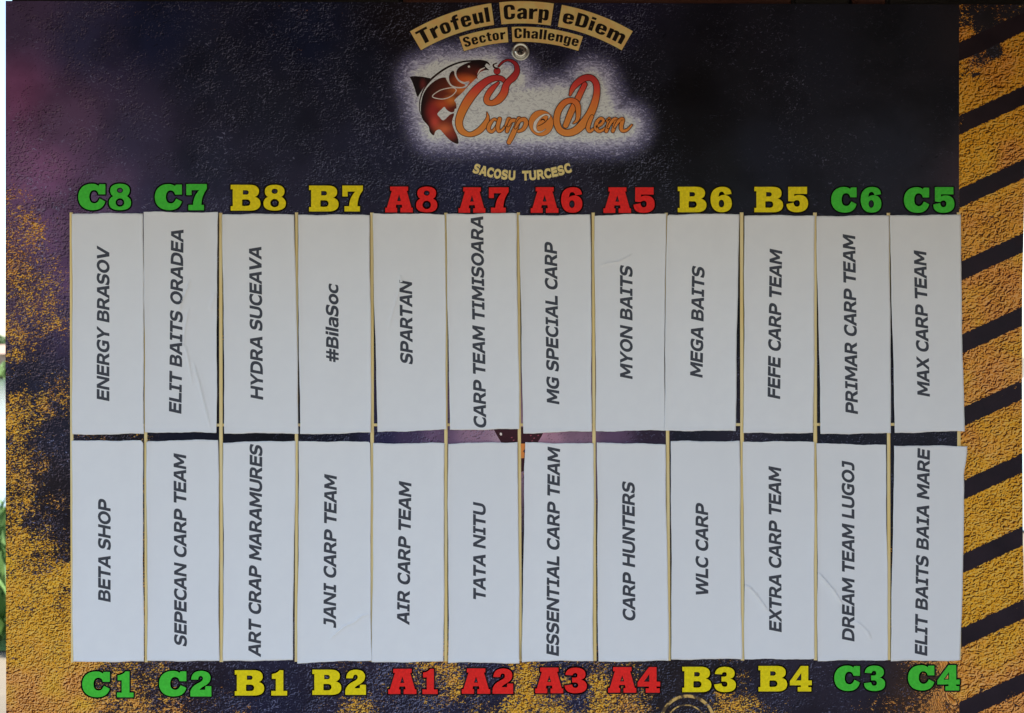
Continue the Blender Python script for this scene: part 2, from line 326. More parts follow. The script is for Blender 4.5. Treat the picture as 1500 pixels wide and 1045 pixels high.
def board_material():
    t = NT('printed_board_face'); p = t.obj(); x, y, z = t.sep(p)
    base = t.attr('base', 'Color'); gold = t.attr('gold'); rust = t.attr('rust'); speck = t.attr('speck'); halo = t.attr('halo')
    px = t.math('ADD', x, 750); py = t.math('SUBTRACT', 522.5, z)
    # flecks and scratches of the dark grunge
    warp = t.noise(t.obj(sc=(1500, 1500, 2100)), .16, 4, .65, 1.6)
    fleck = t.step(warp, .585, .70)
    big = t.noise(p, .018, 4, .6, .4)
    fl = t.math('MULTIPLY', fleck, t.math('MULTIPLY', t.step(big, .40, .60), speck))
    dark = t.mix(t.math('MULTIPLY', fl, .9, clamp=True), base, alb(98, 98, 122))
    pit = t.step(t.noise(p, .11, 3, .6, .8), .66, .75)
    dark = t.mix(t.math('MULTIPLY', pit, .6), dark, alb(8, 7, 12))
    px = t.math('ADD', x, 750)
    def dn(off): return t.noise(t.obj(sc=(1400, 1500, 1700), loc=off), .21, 2.5, .6, 1.2)
    e2 = t.math('MULTIPLY', t.math('SUBTRACT', dn((0, 0, 0)), dn((1.1, 0, -1.3))), t.math('MULTIPLY', speck, t.step(t.noise(p, .03, 4, .65), .36, .62, .25, 1)))
    dark = t.mix(t.step(e2, .04, .17, 0, .60), dark, t.mix(t.step(px, 60, 420), alb(88, 74, 82), alb(84, 85, 104)))
    dark = t.mix(t.step(t.math('MULTIPLY', e2, -1), .03, .13, 0, .7), dark, alb(6, 5, 9))
    cloud = t.step(t.noise(p, .012, 3, .55), .3, .75, .72, 1.3)
    dark = t.mix(1.0, dark, t.mix(cloud, (0, 0, 0, 1), (1, 1, 1, 1)), 'MULTIPLY')
    # the pale sprayed halo behind the emblem, with its ripples
    rip = t.noise(t.obj(sc=(1100, 1500, 2100)), .14, 4, .62, 2.2)
    hv = t.math('ADD', halo, t.math('MULTIPLY', t.math('SUBTRACT', rip, .5), t.math('MULTIPLY', t.math('SUBTRACT', 1.35, halo), 1.5)))
    hcol = t.ramp(t.math('ADD', hv, 0), [(0.0, alb(26, 26, 42)), (.3, alb(52, 51, 78)), (.58, alb(118, 117, 140, 1.1)), (.84, alb(190, 193, 196, 1.5))])
    hcol = t.mix(t.step(rip, .36, .52, .5, 0), hcol, alb(96, 94, 108))
    dark = t.mix(t.step(halo, .0, .30), dark, hcol)
    # gold plaster: wormy ridges
    left = t.step(px, 1300, 1400, 1, 0); wsc = t.step(px, 1300, 1400, .225, .155)
    def wn(off): return t.noise(t.obj(sc=(1350, 1500, 1800), loc=off), wsc, 1.8, .55, 1.3)
    emb = t.math('SUBTRACT', wn((0, 0, 0)), wn((1.0, 0, -1.45)))
    fine = t.math('SUBTRACT', t.noise(p, .33, 2, .6), .5)
    w = t.math('ADD', t.math('ADD', .5, t.math('MULTIPLY', emb, 1.75)), t.math('MULTIPLY', fine, .22))
    blot = t.math('MULTIPLY', t.math('SUBTRACT', t.noise(p, .022, 4, .65), .5), .34)
    w = t.math('ADD', w, blot)
    gy = t.ramp(w, [(.28, alb(44, 26, 8)), (.40, alb(112, 70, 16)), (.46, alb(172, 118, 24)), (.58, alb(194, 138, 34)), (.74, alb(226, 182, 88))])
    gr = t.ramp(w, [(.28, alb(44, 14, 6)), (.40, alb(98, 50, 18)), (.46, alb(146, 92, 36)), (.58, alb(166, 110, 50)), (.74, alb(204, 150, 92))])
    rn = t.math('ADD', rust, t.math('MULTIPLY', t.math('SUBTRACT', t.noise(p, .014, 3, .6), .5), 1.6))
    gcol = t.mix(t.step(rn, .15, .85), gy, gr)
    ylw = t.step(t.noise(p, .011, 2, .5), .60, .74, 0, .45)
    gcol = t.mix(ylw, gcol, t.ramp(w, [(.28, alb(64, 42, 6)), (.42, alb(166, 124, 18)), (.6, alb(206, 168, 30))]))
    # hazard stripes of the right-hand panel
    sl = t.math('ADD', py, t.math('MULTIPLY', t.math('SUBTRACT', px, 1408), .46))
    sl = t.math('ADD', sl, t.math('MULTIPLY', t.math('SUBTRACT', t.noise(p, .16, 4, .7), .5), 8.0))
    fr = t.math('FRACT', t.math('DIVIDE', t.math('SUBTRACT', sl, 60.5), 107.45))
    stripe = t.math('MULTIPLY', t.step(fr, 0, .006), t.step(fr, .262, .268, 1, 0))
    stripe = t.math('MULTIPLY', stripe, t.math('GREATER_THAN', px, 1405))
    worn = t.step(t.noise(p, .015, 4, .7, .5), .56, .70, 0, .42)
    dirt = t.step(t.noise(p, .019, 5, .72, .6), .585, .70, 0, .95)
    gold = t.math('SUBTRACT', gold, t.math('MULTIPLY', dirt, t.step(px, 1400, 1410)))
    gcov = t.math('MULTIPLY', gold, t.math('SUBTRACT', 1, stripe))
    gcov = t.math('ADD', gcov, t.math('MULTIPLY', stripe, worn))
    fn = t.math('ADD', t.math('ADD', t.math('MULTIPLY', t.noise(t.obj(sc=(1300, 1500, 2000)), .19, 3, .7, 1.4), .72), t.math('MULTIPLY', t.noise(t.obj(sc=(1200, 1500, 2200)), .36, 2, .6, .8), .33)), t.math('MULTIPLY', t.math('SUBTRACT', t.noise(p, .028, 3, .6), .52), .35))
    thr = t.math('SUBTRACT', .80, t.math('MULTIPLY', gcov, .62))
    cov = t.step(t.math('SUBTRACT', fn, thr), -.012, .03)
    cov = t.math('MULTIPLY', cov, t.step(gcov, .10, .18))
    sdark = t.mix(stripe, dark, t.mix(t.noise(p, .02, 3), alb(13, 11, 17), alb(35, 27, 32)))
    c = t.mix(cov, sdark, gcol)
    # scratched rings stamped into the print near the lower edge
    for cx, cy, r, wd in ((1007, 1059, 39, 4.5), (1005, 1061, 28, 2)):
        dx = t.math('SUBTRACT', px, cx); dy = t.math('SUBTRACT', py, cy)
        d = t.math('SQRT', t.math('ADD', t.math('MULTIPLY', dx, dx), t.math('MULTIPLY', dy, dy)))
        ring = t.step(t.math('ABSOLUTE', t.math('SUBTRACT', d, r)), wd*.35, wd*.62, 1, 0)
        ring = t.math('MULTIPLY', ring, t.step(t.noise(p, .09, 3), .42, .55, .1, .8))
        c = t.mix(ring, c, alb(168, 134, 74))
    bh = t.math('ADD', t.math('MULTIPLY', t.noise(p, .12, 3, .6, .8), .7), t.math('MULTIPLY', t.noise(p, .35, 2), .3))
    t.bump(bh, .30, .0006)
    return t.done(c, t.step(t.noise(p, .02, 3), .3, .7, .30, .46), .07)

def paper_material():
    t = NT('white_paper'); p = t.obj()
    n = t.noise(p, .03, 3, .6)
    oi = t.t.nodes.new('ShaderNodeObjectInfo')
    c = t.mix(t.step(n, .3, .7), (.815, .80, .80, 1), (.84, .825, .82, 1))
    c = t.mix(t.math('MULTIPLY', oi.outputs['Random'], .5), c, (.775, .76, .76, 1))
    f = t.noise(p, .5, 3, .6)
    t.bump(f, .12, .0002)
    return t.done(c, .62, .22)
M['board'] = board_material()
M['paper'] = paper_material()
M['ink'] = flat_print('toner_ink', alb(44, 45, 50), .06)
def strip_material():
    t = NT('gold_strip'); p = t.obj(); n = t.noise(t.obj(sc=(1500, 1500, 120)), .12, 3, .6)
    c = t.mix(t.step(n, .3, .7), alb(192, 166, 108), alb(214, 194, 144))
    return t.done(c, .5, .2)
M['strip'] = strip_material()
def edge_mat():
    t = NT('board_edge'); p = t.obj(); n = t.noise(p, .1, 3)
    return t.done(t.mix(n, (.03, .032, .035, 1), (.07, .07, .075, 1)), .5, .3)
M['edge'] = edge_mat()

def title_gold():
    """the gold word blocks: mottled, pinkish and greenish yellow"""
    t = NT('title_block_ink'); p = t.obj()
    a = t.noise(p, .06, 3, .6); b = t.noise(p, .35, 3, .65)
    c = t.mix(t.step(a, .38, .62), alb(206, 170, 108, 1.6), alb(202, 178, 116, 1.6))
    c = t.mix(t.step(b, .66, .72, 0, .8), c, alb(70, 52, 30))
    return t.done(c, .42, .12)
def worn_black():
    t = NT('worn_black_ink'); p = t.obj(); b = t.noise(p, .28, 3, .6)
    return t.done(t.mix(t.step(b, .64, .72, 0, .55), alb(20, 15, 14), alb(150, 122, 70)), .42, .12)
def script_orange():
    t = NT('orange_script_ink'); p = t.obj(); x, y, z = t.sep(p); py = t.math('SUBTRACT', 522.5, z)
    g = t.math('ADD', py, t.math('MULTIPLY', t.math('SUBTRACT', t.noise(p, .2, 2), .5), 4))
    r = t.ramp(t.step(g, 88, 200), [(0, alb(104, 24, 30, 1.25)), (.30, alb(142, 44, 38, 1.25)), (.55, alb(170, 88, 46, 1.25)), (.75, alb(190, 112, 52, 1.1)), (1, alb(196, 122, 60, 1.1))])
    return t.done(r, .42, .12)
def fish_ink():
    t = NT('carp_ink'); p = t.obj(); c = alb(20, 13, 15)
    def q(a, b): return (590+a/6.967, 75+b/6.967)
    x, y, z = t.sep(p); px = t.math('ADD', x, 750); py = t.math('SUBTRACT', 522.5, z)
    for (a, b, rx, ry, cc, k) in ((520, 420, 190, 150, (92, 38, 26), .9), (400, 620, 130, 160, (96, 34, 28), .85), (450, 800, 110, 110, (104, 44, 32), .8), (700, 230, 110, 70, (74, 30, 24), .8), (620, 300, 95, 55, (176, 78, 38), 1), (700, 300, 60, 40, (190, 96, 46), .9), (600, 400, 110, 40, (196, 108, 50), 1),
                                  (490, 505, 60, 45, (196, 112, 50), 1), (400, 545, 75, 45, (150, 62, 34), .9), (310, 620, 60, 90, (120, 34, 34), .95),
                                  (330, 730, 45, 60, (156, 58, 48), .9), (420, 800, 75, 55, (170, 86, 54), .9), (490, 860, 55, 40, (110, 40, 34), .8),
                                  (205, 340, 28, 50, (88, 34, 34), .8), (520, 330, 55, 35, (90, 38, 26), .6), (800, 215, 40, 28, (120, 30, 28), .8)):
        cx, cy = q(a, b); rx /= 6.967; ry /= 6.967
        dx = t.math('DIVIDE', t.math('SUBTRACT', px, cx), rx); dy = t.math('DIVIDE', t.math('SUBTRACT', py, cy), ry)
        d = t.math('SQRT', t.math('ADD', t.math('MULTIPLY', dx, dx), t.math('MULTIPLY', dy, dy)))
        c = t.mix(t.step(d, .0, 1.8, k*.85, 0), c, alb(*cc, 1.0))
    return t.done(c, .42, .12)
M['title'] = title_gold(); M['wblack'] = worn_black(); M['script'] = script_orange(); M['fish'] = fish_ink()
M['haloline'] = flat_print('halo_grey_ink', alb(196, 190, 186))
M['darkline'] = flat_print('dark_outline_ink', alb(34, 13, 14))

# ------------------------------------------------------------------ the printed board
board = empty('notice_board', (0, 0, Z0))
tag(board, 'dark printed competition board with gold edges, coloured letter codes and a carp emblem', 'board')

def idw(pts, X, Y, p=3.0, ay=1.0):
    P = np.array([q[:2] for q in pts], float); V = np.array([q[2:] for q in pts], float)
    num = 0; den = 0
    for (a, b), v in zip(P, V):
        w = 1.0/(((X-a)**2+((Y-b)*ay)**2)+60)**(p/2); num = num+w[..., None]*v; den = den+w
    return num/den[..., None]
def edge_left(y): return np.interp(y, [0, 500, 1045], [8.2, 8.0, 9.0])
def edge_right(y): return np.interp(y, [0, 300, 420, 560, 800, 900, 1100], [1503, 1500.5, 1497.6, 1497.2, 1498.4, 1501, 1503])

xs = np.concatenate([np.linspace(0, 1404.8, 469), np.linspace(1405.2, 1500, 33)])
ys = np.linspace(-2, 1062, 356)
U, Vv = np.meshgrid(xs, ys)
top = np.interp(xs, [0, 1500], [1.5, 7.0])
Yp = top[None, :]+(Vv+2)/(1064.0)*(1062-top[None, :])
eL = edge_left(Yp); eR = edge_right(Yp)
Xp = np.where(U < 1405, eL+(U-0)*(1404.8-eL)/1404.8, 1405.2+(U-1405.2)*(eR-1405.2)/(1500-1405.2))
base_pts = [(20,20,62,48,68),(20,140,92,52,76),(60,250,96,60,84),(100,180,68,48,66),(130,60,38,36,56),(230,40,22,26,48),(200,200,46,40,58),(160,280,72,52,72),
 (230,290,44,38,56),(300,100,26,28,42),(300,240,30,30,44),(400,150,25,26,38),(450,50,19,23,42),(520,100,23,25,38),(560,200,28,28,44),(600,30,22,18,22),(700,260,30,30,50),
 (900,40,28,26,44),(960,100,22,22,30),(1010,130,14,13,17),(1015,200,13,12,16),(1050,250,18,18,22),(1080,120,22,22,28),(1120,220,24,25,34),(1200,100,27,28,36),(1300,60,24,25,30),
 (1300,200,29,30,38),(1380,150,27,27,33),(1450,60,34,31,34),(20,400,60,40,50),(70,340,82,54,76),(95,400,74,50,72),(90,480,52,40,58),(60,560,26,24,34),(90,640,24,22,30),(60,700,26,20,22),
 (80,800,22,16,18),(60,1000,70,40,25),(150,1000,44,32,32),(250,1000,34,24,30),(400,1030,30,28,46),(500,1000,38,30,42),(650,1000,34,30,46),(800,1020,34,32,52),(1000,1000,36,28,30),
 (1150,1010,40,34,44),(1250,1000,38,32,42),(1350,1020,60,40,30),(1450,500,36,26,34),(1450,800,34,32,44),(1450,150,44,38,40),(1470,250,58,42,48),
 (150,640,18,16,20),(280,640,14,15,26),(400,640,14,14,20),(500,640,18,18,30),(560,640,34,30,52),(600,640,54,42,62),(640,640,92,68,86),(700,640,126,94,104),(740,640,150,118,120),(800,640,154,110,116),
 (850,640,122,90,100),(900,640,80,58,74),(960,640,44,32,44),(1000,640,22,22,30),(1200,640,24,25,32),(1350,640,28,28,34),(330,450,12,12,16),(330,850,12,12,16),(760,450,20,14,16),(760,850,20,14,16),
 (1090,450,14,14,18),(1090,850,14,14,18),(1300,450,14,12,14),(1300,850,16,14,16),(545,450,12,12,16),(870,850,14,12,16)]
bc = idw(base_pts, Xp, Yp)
wob = 1.6*np.sin(Xp*.35)+1.0*np.sin(Xp*.9+1)
tri = (Xp < -1) & (Xp > 722+(Yp-630)*.7) & (Xp < 799-(Yp-630)*.65) & (Yp > 600) & (Yp < 700)
bc[tri] = (46, 16, 22)
ob = (Xp < -1) & (Xp > 762) & (Xp < 770) & (Yp > 649) & (Yp < 668); bc[ob] = (170, 96, 44)
GB = .78
gl = [(20,300,.40),(15,350,.62),(50,350,.42),(90,350,.18),(20,420,.5),(60,430,.42),(95,430,.3),(15,500,.66),(40,480,.6),(80,520,.2),(20,550,.2),(60,560,.28),(95,600,.38),
 (60,590,.6),(20,610,.62),(80,640,.2),(20,680,.5),(60,680,.34),(95,690,.05),(20,740,.64),(50,760,.3),(90,760,.25),(20,800,.8),(60,800,.45),(95,800,.34),(20,860,.9),(60,850,.8),(95,880,.5),
 (20,930,1.0),(60,940,.9),(95,930,.62),(50,1000,1.1),(100,960,1.05),(110,1000,.75),(150,1000,.64),(180,1038,.85),(240,1038,.62),(300,1000,.2),(300,1038,.55),(350,1040,.4),(400,1000,0),
 (440,1020,.2),(520,1000,.3),(520,1040,.74),(560,1000,.42),(600,1040,.45),(652,980,.72),(655,1010,.66),(650,1040,.5),(720,1000,.25),(768,1000,.95),(762,1035,.95),(800,1035,.95),(840,980,.5),
 (850,1030,.5),(880,1030,.8),(930,1030,.7),(945,1000,.6),(970,1000,.1),(1000,1000,.05),(1082,1000,.5),(1088,1035,.85),(1120,1000,.05),(1100,1042,.66),(1200,1000,0),(1300,1000,.2),(1300,1030,.5),
 (1345,980,.62),(1365,1000,.5),(1380,1030,.85),(1400,990,.95),(40,240,.12),(90,280,.02),(15,270,.3),(120,200,0),(300,250,0),(600,250,0),(900,250,0),(1200,250,0),(1390,250,0),(1390,100,0),(20,150,0),
 (1390,600,0),(150,640,.3),(300,640,0),(600,640,0),(1000,640,0),(330,850,0),(700,850,0),(1100,850,0),(220,1000,.55),(480,1030,.4)]
gr_ = [(1410,30,.4),(1440,28,.22),(1480,18,.3),(1415,54,.85),(1440,50,.3),(1455,75,.15),(1435,85,.3),(1410,90,.66),(1440,112,.66),(1420,112,.6),(1482,62,.85),(1496,55,.85),(1465,100,.95),(1420,135,1.0),
 (1450,150,1.2),(1450,300,1.3),(1450,600,1.3),(1450,900,1.3),(1410,1000,1.0),(1450,1040,1.1),(1420,400,1.3),(1490,120,1.2),(1460,1005,.9)]
gl = [(a, b, min(c*GB*.82, .52) if (b > 970 and 110 < a < 1390) else c) for a, b, c in gl]
G = np.where(Xp < 1405, np.minimum(idw(gl, Xp, Yp, 3.5)[..., 0], np.interp(Yp, [0, 600, 820, 960, 1045], [.40, .42, .52, .66, .74]), ), idw(gr_, Xp, Yp, 3.5)[..., 0])
ru = idw([(15,350,.5),(50,500,.2),(20,700,.3),(20,850,.1),(50,900,0),(20,950,.3),(20,1010,.9),(110,960,.4),(120,1010,.6),(300,1010,.5),(600,1010,.2),(760,1020,0),(1000,1010,.4),(1090,1030,.1),(1380,1010,.9),
 (1450,80,.6),(1430,150,.1),(1440,220,.0),(1480,230,.7),(1450,330,.5),(1450,430,.7),(1450,540,.65),(1450,650,.45),(1450,760,.1),(1450,870,.15),(1450,960,.3),(1430,1010,.9),(1490,1010,.8)], Xp, Yp)[..., 0]
sp = idw([(20,100,.35),(100,150,.8),(100,40,.9),(250,60,.6),(350,100,1.0),(400,200,.7),(200,250,.5),(520,50,.9),(560,250,1.0),(640,40,.9),(700,250,1.1),(900,50,1.2),(950,150,.7),(930,250,1.0),(1010,150,.0),
 (1000,60,.3),(1060,220,.05),(1150,130,.5),(1150,200,.35),(1250,100,.15),(1330,200,.1),(1380,80,.1),(760,70,1.1),(60,600,1.2),(60,450,1.6),(60,330,1.9),(90,420,1.7),(20,260,1.5),(80,700,1.2),(150,1000,1.6),(560,1000,1.9),(400,1000,1.0),(500,1000,1.4),(800,1000,1.2),(1100,1000,.9),
 (1250,1000,.5),(1300,640,.6),(600,640,.8),(860,640,.5),(330,640,.1),(1450,100,.5)], Xp, Yp)[..., 0]
def seg_d(X, Y, a, b):
    a = np.array(a, float); b = np.array(b, float); d = b-a; t_ = ((X-a[0])*d[0]+(Y-a[1])*d[1])/d.dot(d); t_ = np.clip(t_, 0, 1)
    return np.hypot(X-a[0]-t_*d[0], Y-a[1]-t_*d[1])
hd = np.full(Xp.shape, 1e9)
for a, b, r in (((625,118),(640,185),10),((640,108),(715,102),8),((715,105),(755,118),4),((650,150),(780,165),22),((660,188),(900,188),8),((865,125),(885,180),10),((885,180),(915,185),6),((870,150),(700,160),14)):
    hd = np.minimum(hd, np.maximum(0, seg_d(Xp, Yp, a, b)-r))
halo = np.clip(1-hd/60.0, 0, 1)**1.8
nx_, ny_ = len(xs), len(ys)
verts = [(L(a, b)) for a, b in zip(Xp.ravel(), Yp.ravel())]
faces = []
for j in range(ny_-1):
    r0 = j*nx_
    faces += [(r0+i, r0+nx_+i, r0+nx_+i+1, r0+i+1) for i in range(nx_-1)]
panel = mesh_obj('printed_face', verts, faces, M['board'], board)
me = panel.data
def put_float(name, arr):
    a = me.attributes.new(name, 'FLOAT', 'POINT'); a.data.foreach_set('value', arr.ravel().astype(np.float32))
put_float('gold', G); put_float('rust', ru); put_float('speck', sp); put_float('halo', halo)
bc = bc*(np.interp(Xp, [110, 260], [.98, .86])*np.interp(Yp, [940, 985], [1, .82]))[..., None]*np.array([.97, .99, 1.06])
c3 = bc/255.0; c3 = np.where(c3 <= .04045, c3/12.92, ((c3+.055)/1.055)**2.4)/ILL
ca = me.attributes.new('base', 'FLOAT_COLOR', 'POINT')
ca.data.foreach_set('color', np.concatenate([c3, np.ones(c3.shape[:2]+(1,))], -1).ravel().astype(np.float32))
# the sheet behind the face: real thickness, a hair narrower so the print wraps its edge
TH = .004
border = [(float(Xp[0, i]), float(Yp[0, i])) for i in range(0, nx_, 20)]+[(float(Xp[j, -1]), float(Yp[j, -1])) for j in range(0, ny_, 12)] \
    + [(float(Xp[-1, i]), float(Yp[-1, i])) for i in range(nx_-1, -1, -20)]+[(float(Xp[j, 0]), float(Yp[j, 0])) for j in range(ny_-1, 0, -12)]
bv = [L(x, y, -.0001) for x, y in border]+[L(x, y, -TH) for x, y in border]; nb = len(border)
bf = [(k, (k+1) % nb, (k+1) % nb+nb, k+nb) for k in range(nb)]+[list(range(nb))[::-1], list(range(nb, 2*nb))]
mesh_obj('panel_core', bv, bf, M['edge'], board)

# gold guide strips -----------------------------------------------------------------------------
def bar(x0t, x1t, yt, x0b, x1b, yb, h, name='gold_strip', lift=.0001):
    e = 1.3
    o = [(x0t, yt), (x1t, yt), (x1b, yb), (x0b, yb)]
    i_ = [(x0t+e, yt+e), (x1t-e, yt+e), (x1b-e, yb-e), (x0b+e, yb-e)]
    v = [L(x, y, lift-.00005) for x, y in o]+[L(x, y, lift+h*.45) for x, y in o]+[L(x, y, lift+h) for x, y in i_]
    f = [(0, 4, 5, 1)[::-1], (1, 5, 6, 2)[::-1], (2, 6, 7, 3)[::-1], (3, 7, 4, 0)[::-1]]+[(4, 8, 9, 5)[::-1], (5, 9, 10, 6)[::-1], (6, 10, 11, 7)[::-1], (7, 11, 8, 4)[::-1], (8, 11, 10, 9), (0, 1, 2, 3)]
    return mesh_obj(name, v, f, M['strip'], board)
STR = [(102.2,106.6,104.2,108.6),(210.6,215.0,212.2,216.6),(320.8,325.8,321.8,327.0),(432.2,436.6,431.8,436.8),(542.3,547.4,543.0,548.0),(650.9,655.6,650.8,655.6),(757.0,761.6,760.0,764.6),
       (866.6,871.2,868.8,873.8),(973.6,978.2,977.4,982.4),(1083.6,1088.8,1085.2,1090.2),(1191.0,1196.2,1192.0,1197.2),(1298.8,1303.6,1299.6,1304.4),(1401.6,1406.4,1402.8,1407.6)]
for k, (a, b, c, d) in enumerate(STR):
    bar(a, b, 311.5+.3*(k % 3), c, d, 970.5-.32*k, .0007)
for k in range(12):
    a = STR[k]; b = STR[k+1]; y = 621.0-.1*k
    m = lambda s_, q: s_[q]+(s_[q+2]-s_[q])*.47
    bar(m(a, 1)+.1, m(b, 0)-.1, y, m(a, 1)+.1, m(b, 0)-.1, y+4.0, .00045)

# letter codes ------------------------------------------------------------------------------------
GL = {
'A': 'M 18 100 L 83 100 L 83 84 L 78 84 L 95 18 L 100 18 L 100 0 L 55 0 L 55 18 L 62 18 L 60 30 L 40 30 L 38 18 L 43 18 L 43 0 L 0 0 L 0 18 L 6 18 L 24 84 L 18 84 Z M 43 44 L 57 44 L 50 69 Z',
'B': 'M 0 100 L 64 100 C 84 100 95 91 95 75 C 95 64 90 57 81 53 C 93 50 100 42 100 28 C 100 10 88 0 67 0 L 0 0 L 0 17 L 7 17 L 7 83 L 0 83 Z M 41 79 L 53 79 C 63 79 63 62 53 62 L 41 62 Z M 41 40 L 55 40 C 66 40 66 21 55 21 L 41 21 Z',
'C': 'M 100 98 L 78 98 L 75 92 C 68 98 60 100 50 100 C 18 100 0 79 0 50 C 0 20 20 0 54 0 C 79 0 94 11 100 33 L 79 44 C 74 32 68 26 60 26 C 47 26 41 36 41 50 C 41 65 47 76 58 76 C 68 76 73 70 75 60 L 100 60 Z',
'1': 'M 76 100 L 52 100 C 42 90 22 86 6 85 L 6 66 L 30 66 L 30 18 L 2 18 L 2 0 L 100 0 L 100 18 L 76 18 Z',
'2': 'M 4 66 C 4 88 22 100 50 100 C 80 100 96 90 96 72 C 96 54 78 46 60 38 C 52 34 47 31 44 26 L 70 26 L 72 40 L 100 40 L 100 0 L 0 0 L 0 20 C 6 37 22 46 42 54 C 54 59 60 63 60 70 C 60 77 56 80 49 80 C 42 80 38 76 37 66 Z',
'3': 'M 4 72 C 6 90 22 100 48 100 C 78 100 94 90 94 74 C 94 62 86 56 74 53 C 90 49 100 42 100 28 C 100 8 80 0 48 0 C 18 0 2 10 0 30 L 34 34 C 35 25 40 21 48 21 C 57 21 61 25 61 31 C 61 39 55 42 46 42 L 34 42 L 34 61 L 46 61 C 54 61 58 64 58 70 C 58 76 54 79 48 79 C 41 79 37 76 36 70 Z',
'4': 'M 84 100 L 50 100 L 0 40 L 0 24 L 50 24 L 50 17 L 36 17 L 36 0 L 98 0 L 98 17 L 84 17 L 84 24 L 100 24 L 100 43 L 84 43 Z M 52 43 L 52 73 L 28 43 Z',
'5': 'M 8 100 L 95 100 L 95 72 L 36 72 L 36 63 C 42 67 52 68 60 68 C 86 68 100 54 100 34 C 100 12 80 0 48 0 C 18 0 0 10 0 32 L 33 38 C 34 27 40 22 48 22 C 58 22 62 28 62 35 C 62 43 57 48 48 48 C 42 48 38 46 35 42 L 8 44 Z',
'6': 'M 98 72 L 67 68 C 64 77 58 81 52 81 C 42 81 38 72 37 60 C 44 65 52 68 62 68 C 86 68 100 54 100 34 C 100 12 82 0 52 0 C 18 0 0 20 0 52 C 0 82 20 100 56 100 C 82 100 97 90 98 72 Z E 51 34 13 15',
'7': 'M 2 100 L 100 100 L 100 82 C 82 62 75 45 74 20 L 86 20 L 86 0 L 12 0 L 12 20 L 34 20 C 36 45 46 62 64 77 L 27 77 L 27 58 L 2 58 Z',
'8': 'M 50 100 C 78 100 94 91 94 75 C 94 64 88 57 80 53 C 93 48 100 40 100 28 C 100 8 80 0 50 0 C 20 0 0 8 0 28 C 0 40 7 48 20 53 C 12 57 6 64 6 75 C 6 91 22 100 50 100 Z E 50 75 14 10 E 50 29 16 13'}
CODES = [('C8',114.7,154.3,159.6,192,269.5,308.2),('C7',226.8,266.4,272.4,303,270,308.2),('B8',338,381.6,386,418.8,271,308.8),('B7',452.8,496,501,531.5,272.2,310),('A8',564.4,604.7,609.5,640.7,273.7,311.4),
 ('A7',671.7,711,715.6,745,274.8,312),('A6',777.5,818,822,853,274.5,312),('A5',884,924.4,928,959,274.8,312.2),('B6',992.8,1034.8,1040.8,1072,273.9,311.2),('B5',1105,1147,1152,1183.7,274,311.2),
 ('C6',1217.5,1254.7,1260.7,1291,274.2,311.8),('C5',1324,1361,1367,1398,274.5,312),
 ('C1',120.5,160.8,171,195.6,983.8,1021.6),('C2',233,273,279,309.6,983,1020.4),('B1',344,387,397,420.7,982,1019),('B2',457.6,500,506,536,981.2,1018),('A1',568.7,610,618.4,641,980,1016.8),
 ('A2',676.5,718,721.6,751.6,979.4,1016.4),('A3',784,825,827,859.6,978.2,1015.6),('A4',890.8,932,934,967,977.4,1014.8),('B3',999.5,1042,1046,1078,977,1014),('B4',1111,1153,1157,1189,975.8,1013),
 ('C3',1222,1259.5,1265.5,1296.5,975.2,1012.4),('C4',1330,1368.5,1373,1405.7,974.6,1011.6)]
CN = {'C': 'green', 'B': 'yellow', 'A': 'red'}
for code, a0, a1, b0, b1, yt, yb in CODES:
    P = Print(.00006, .00004); cells = ((code[0], a0, a1), (code[1], b0, b1))
    LP = []
    for ch, x0, x1 in cells:
        lps = [[(x0+(x1-x0)*u/100, yb-(yb-yt)*v/100) for u, v in lp] for lp in path(GL[ch])]
        LP.append(lps)
    for lps in LP:
        for lp in lps: P.rim(lp, 2.3 if lp is lps[0] else 1.2, 1)
        P.h -= P.dh*(len(lps)-1)
    for lps in LP: P.loops(lps, 0)
    o = P.build('printed_code', [M[CN[code[0]]], M['black']], board)
    o['label'] = '%s printed code %s with black outline' % (CN[code[0]], code)

P = Print(.00005, .00002)
P.loops([[(721.5, 626), (800, 626), (793, 640), (785, 652), (770, 662), (768.5, 690), (762, 692), (757, 652), (736, 651.5), (729, 640)]], 0)
P.loops([[(732.5, 634), (735, 634.5), (735.5, 637.5), (733.5, 638.5), (732, 636.5)]], 1)
P.loops([[(762, 650), (769.5, 650), (769, 658), (766, 661), (768.5, 664), (768, 671), (762, 672)]], 2)
for cx_, cy_ in ((748, 641), (751, 645), (776, 638), (781, 642), (778, 646), (787, 638)):
    P.loops([[(cx_, cy_), (cx_+2.2, cy_-.8), (cx_+3, cy_+.2), (cx_+.8, cy_+1.2)]], 3)
P.build('printed_dark_shape', [flat_print('maroon_ink', alb(40, 14, 20)), flat_print('white_spot_ink', alb(206, 190, 180)), flat_print('amber_ink', alb(176, 104, 48)), flat_print('rose_ink', alb(110, 50, 60))], board)['label'] = 'dark maroon printed shape glimpsed between the two rows of paper'

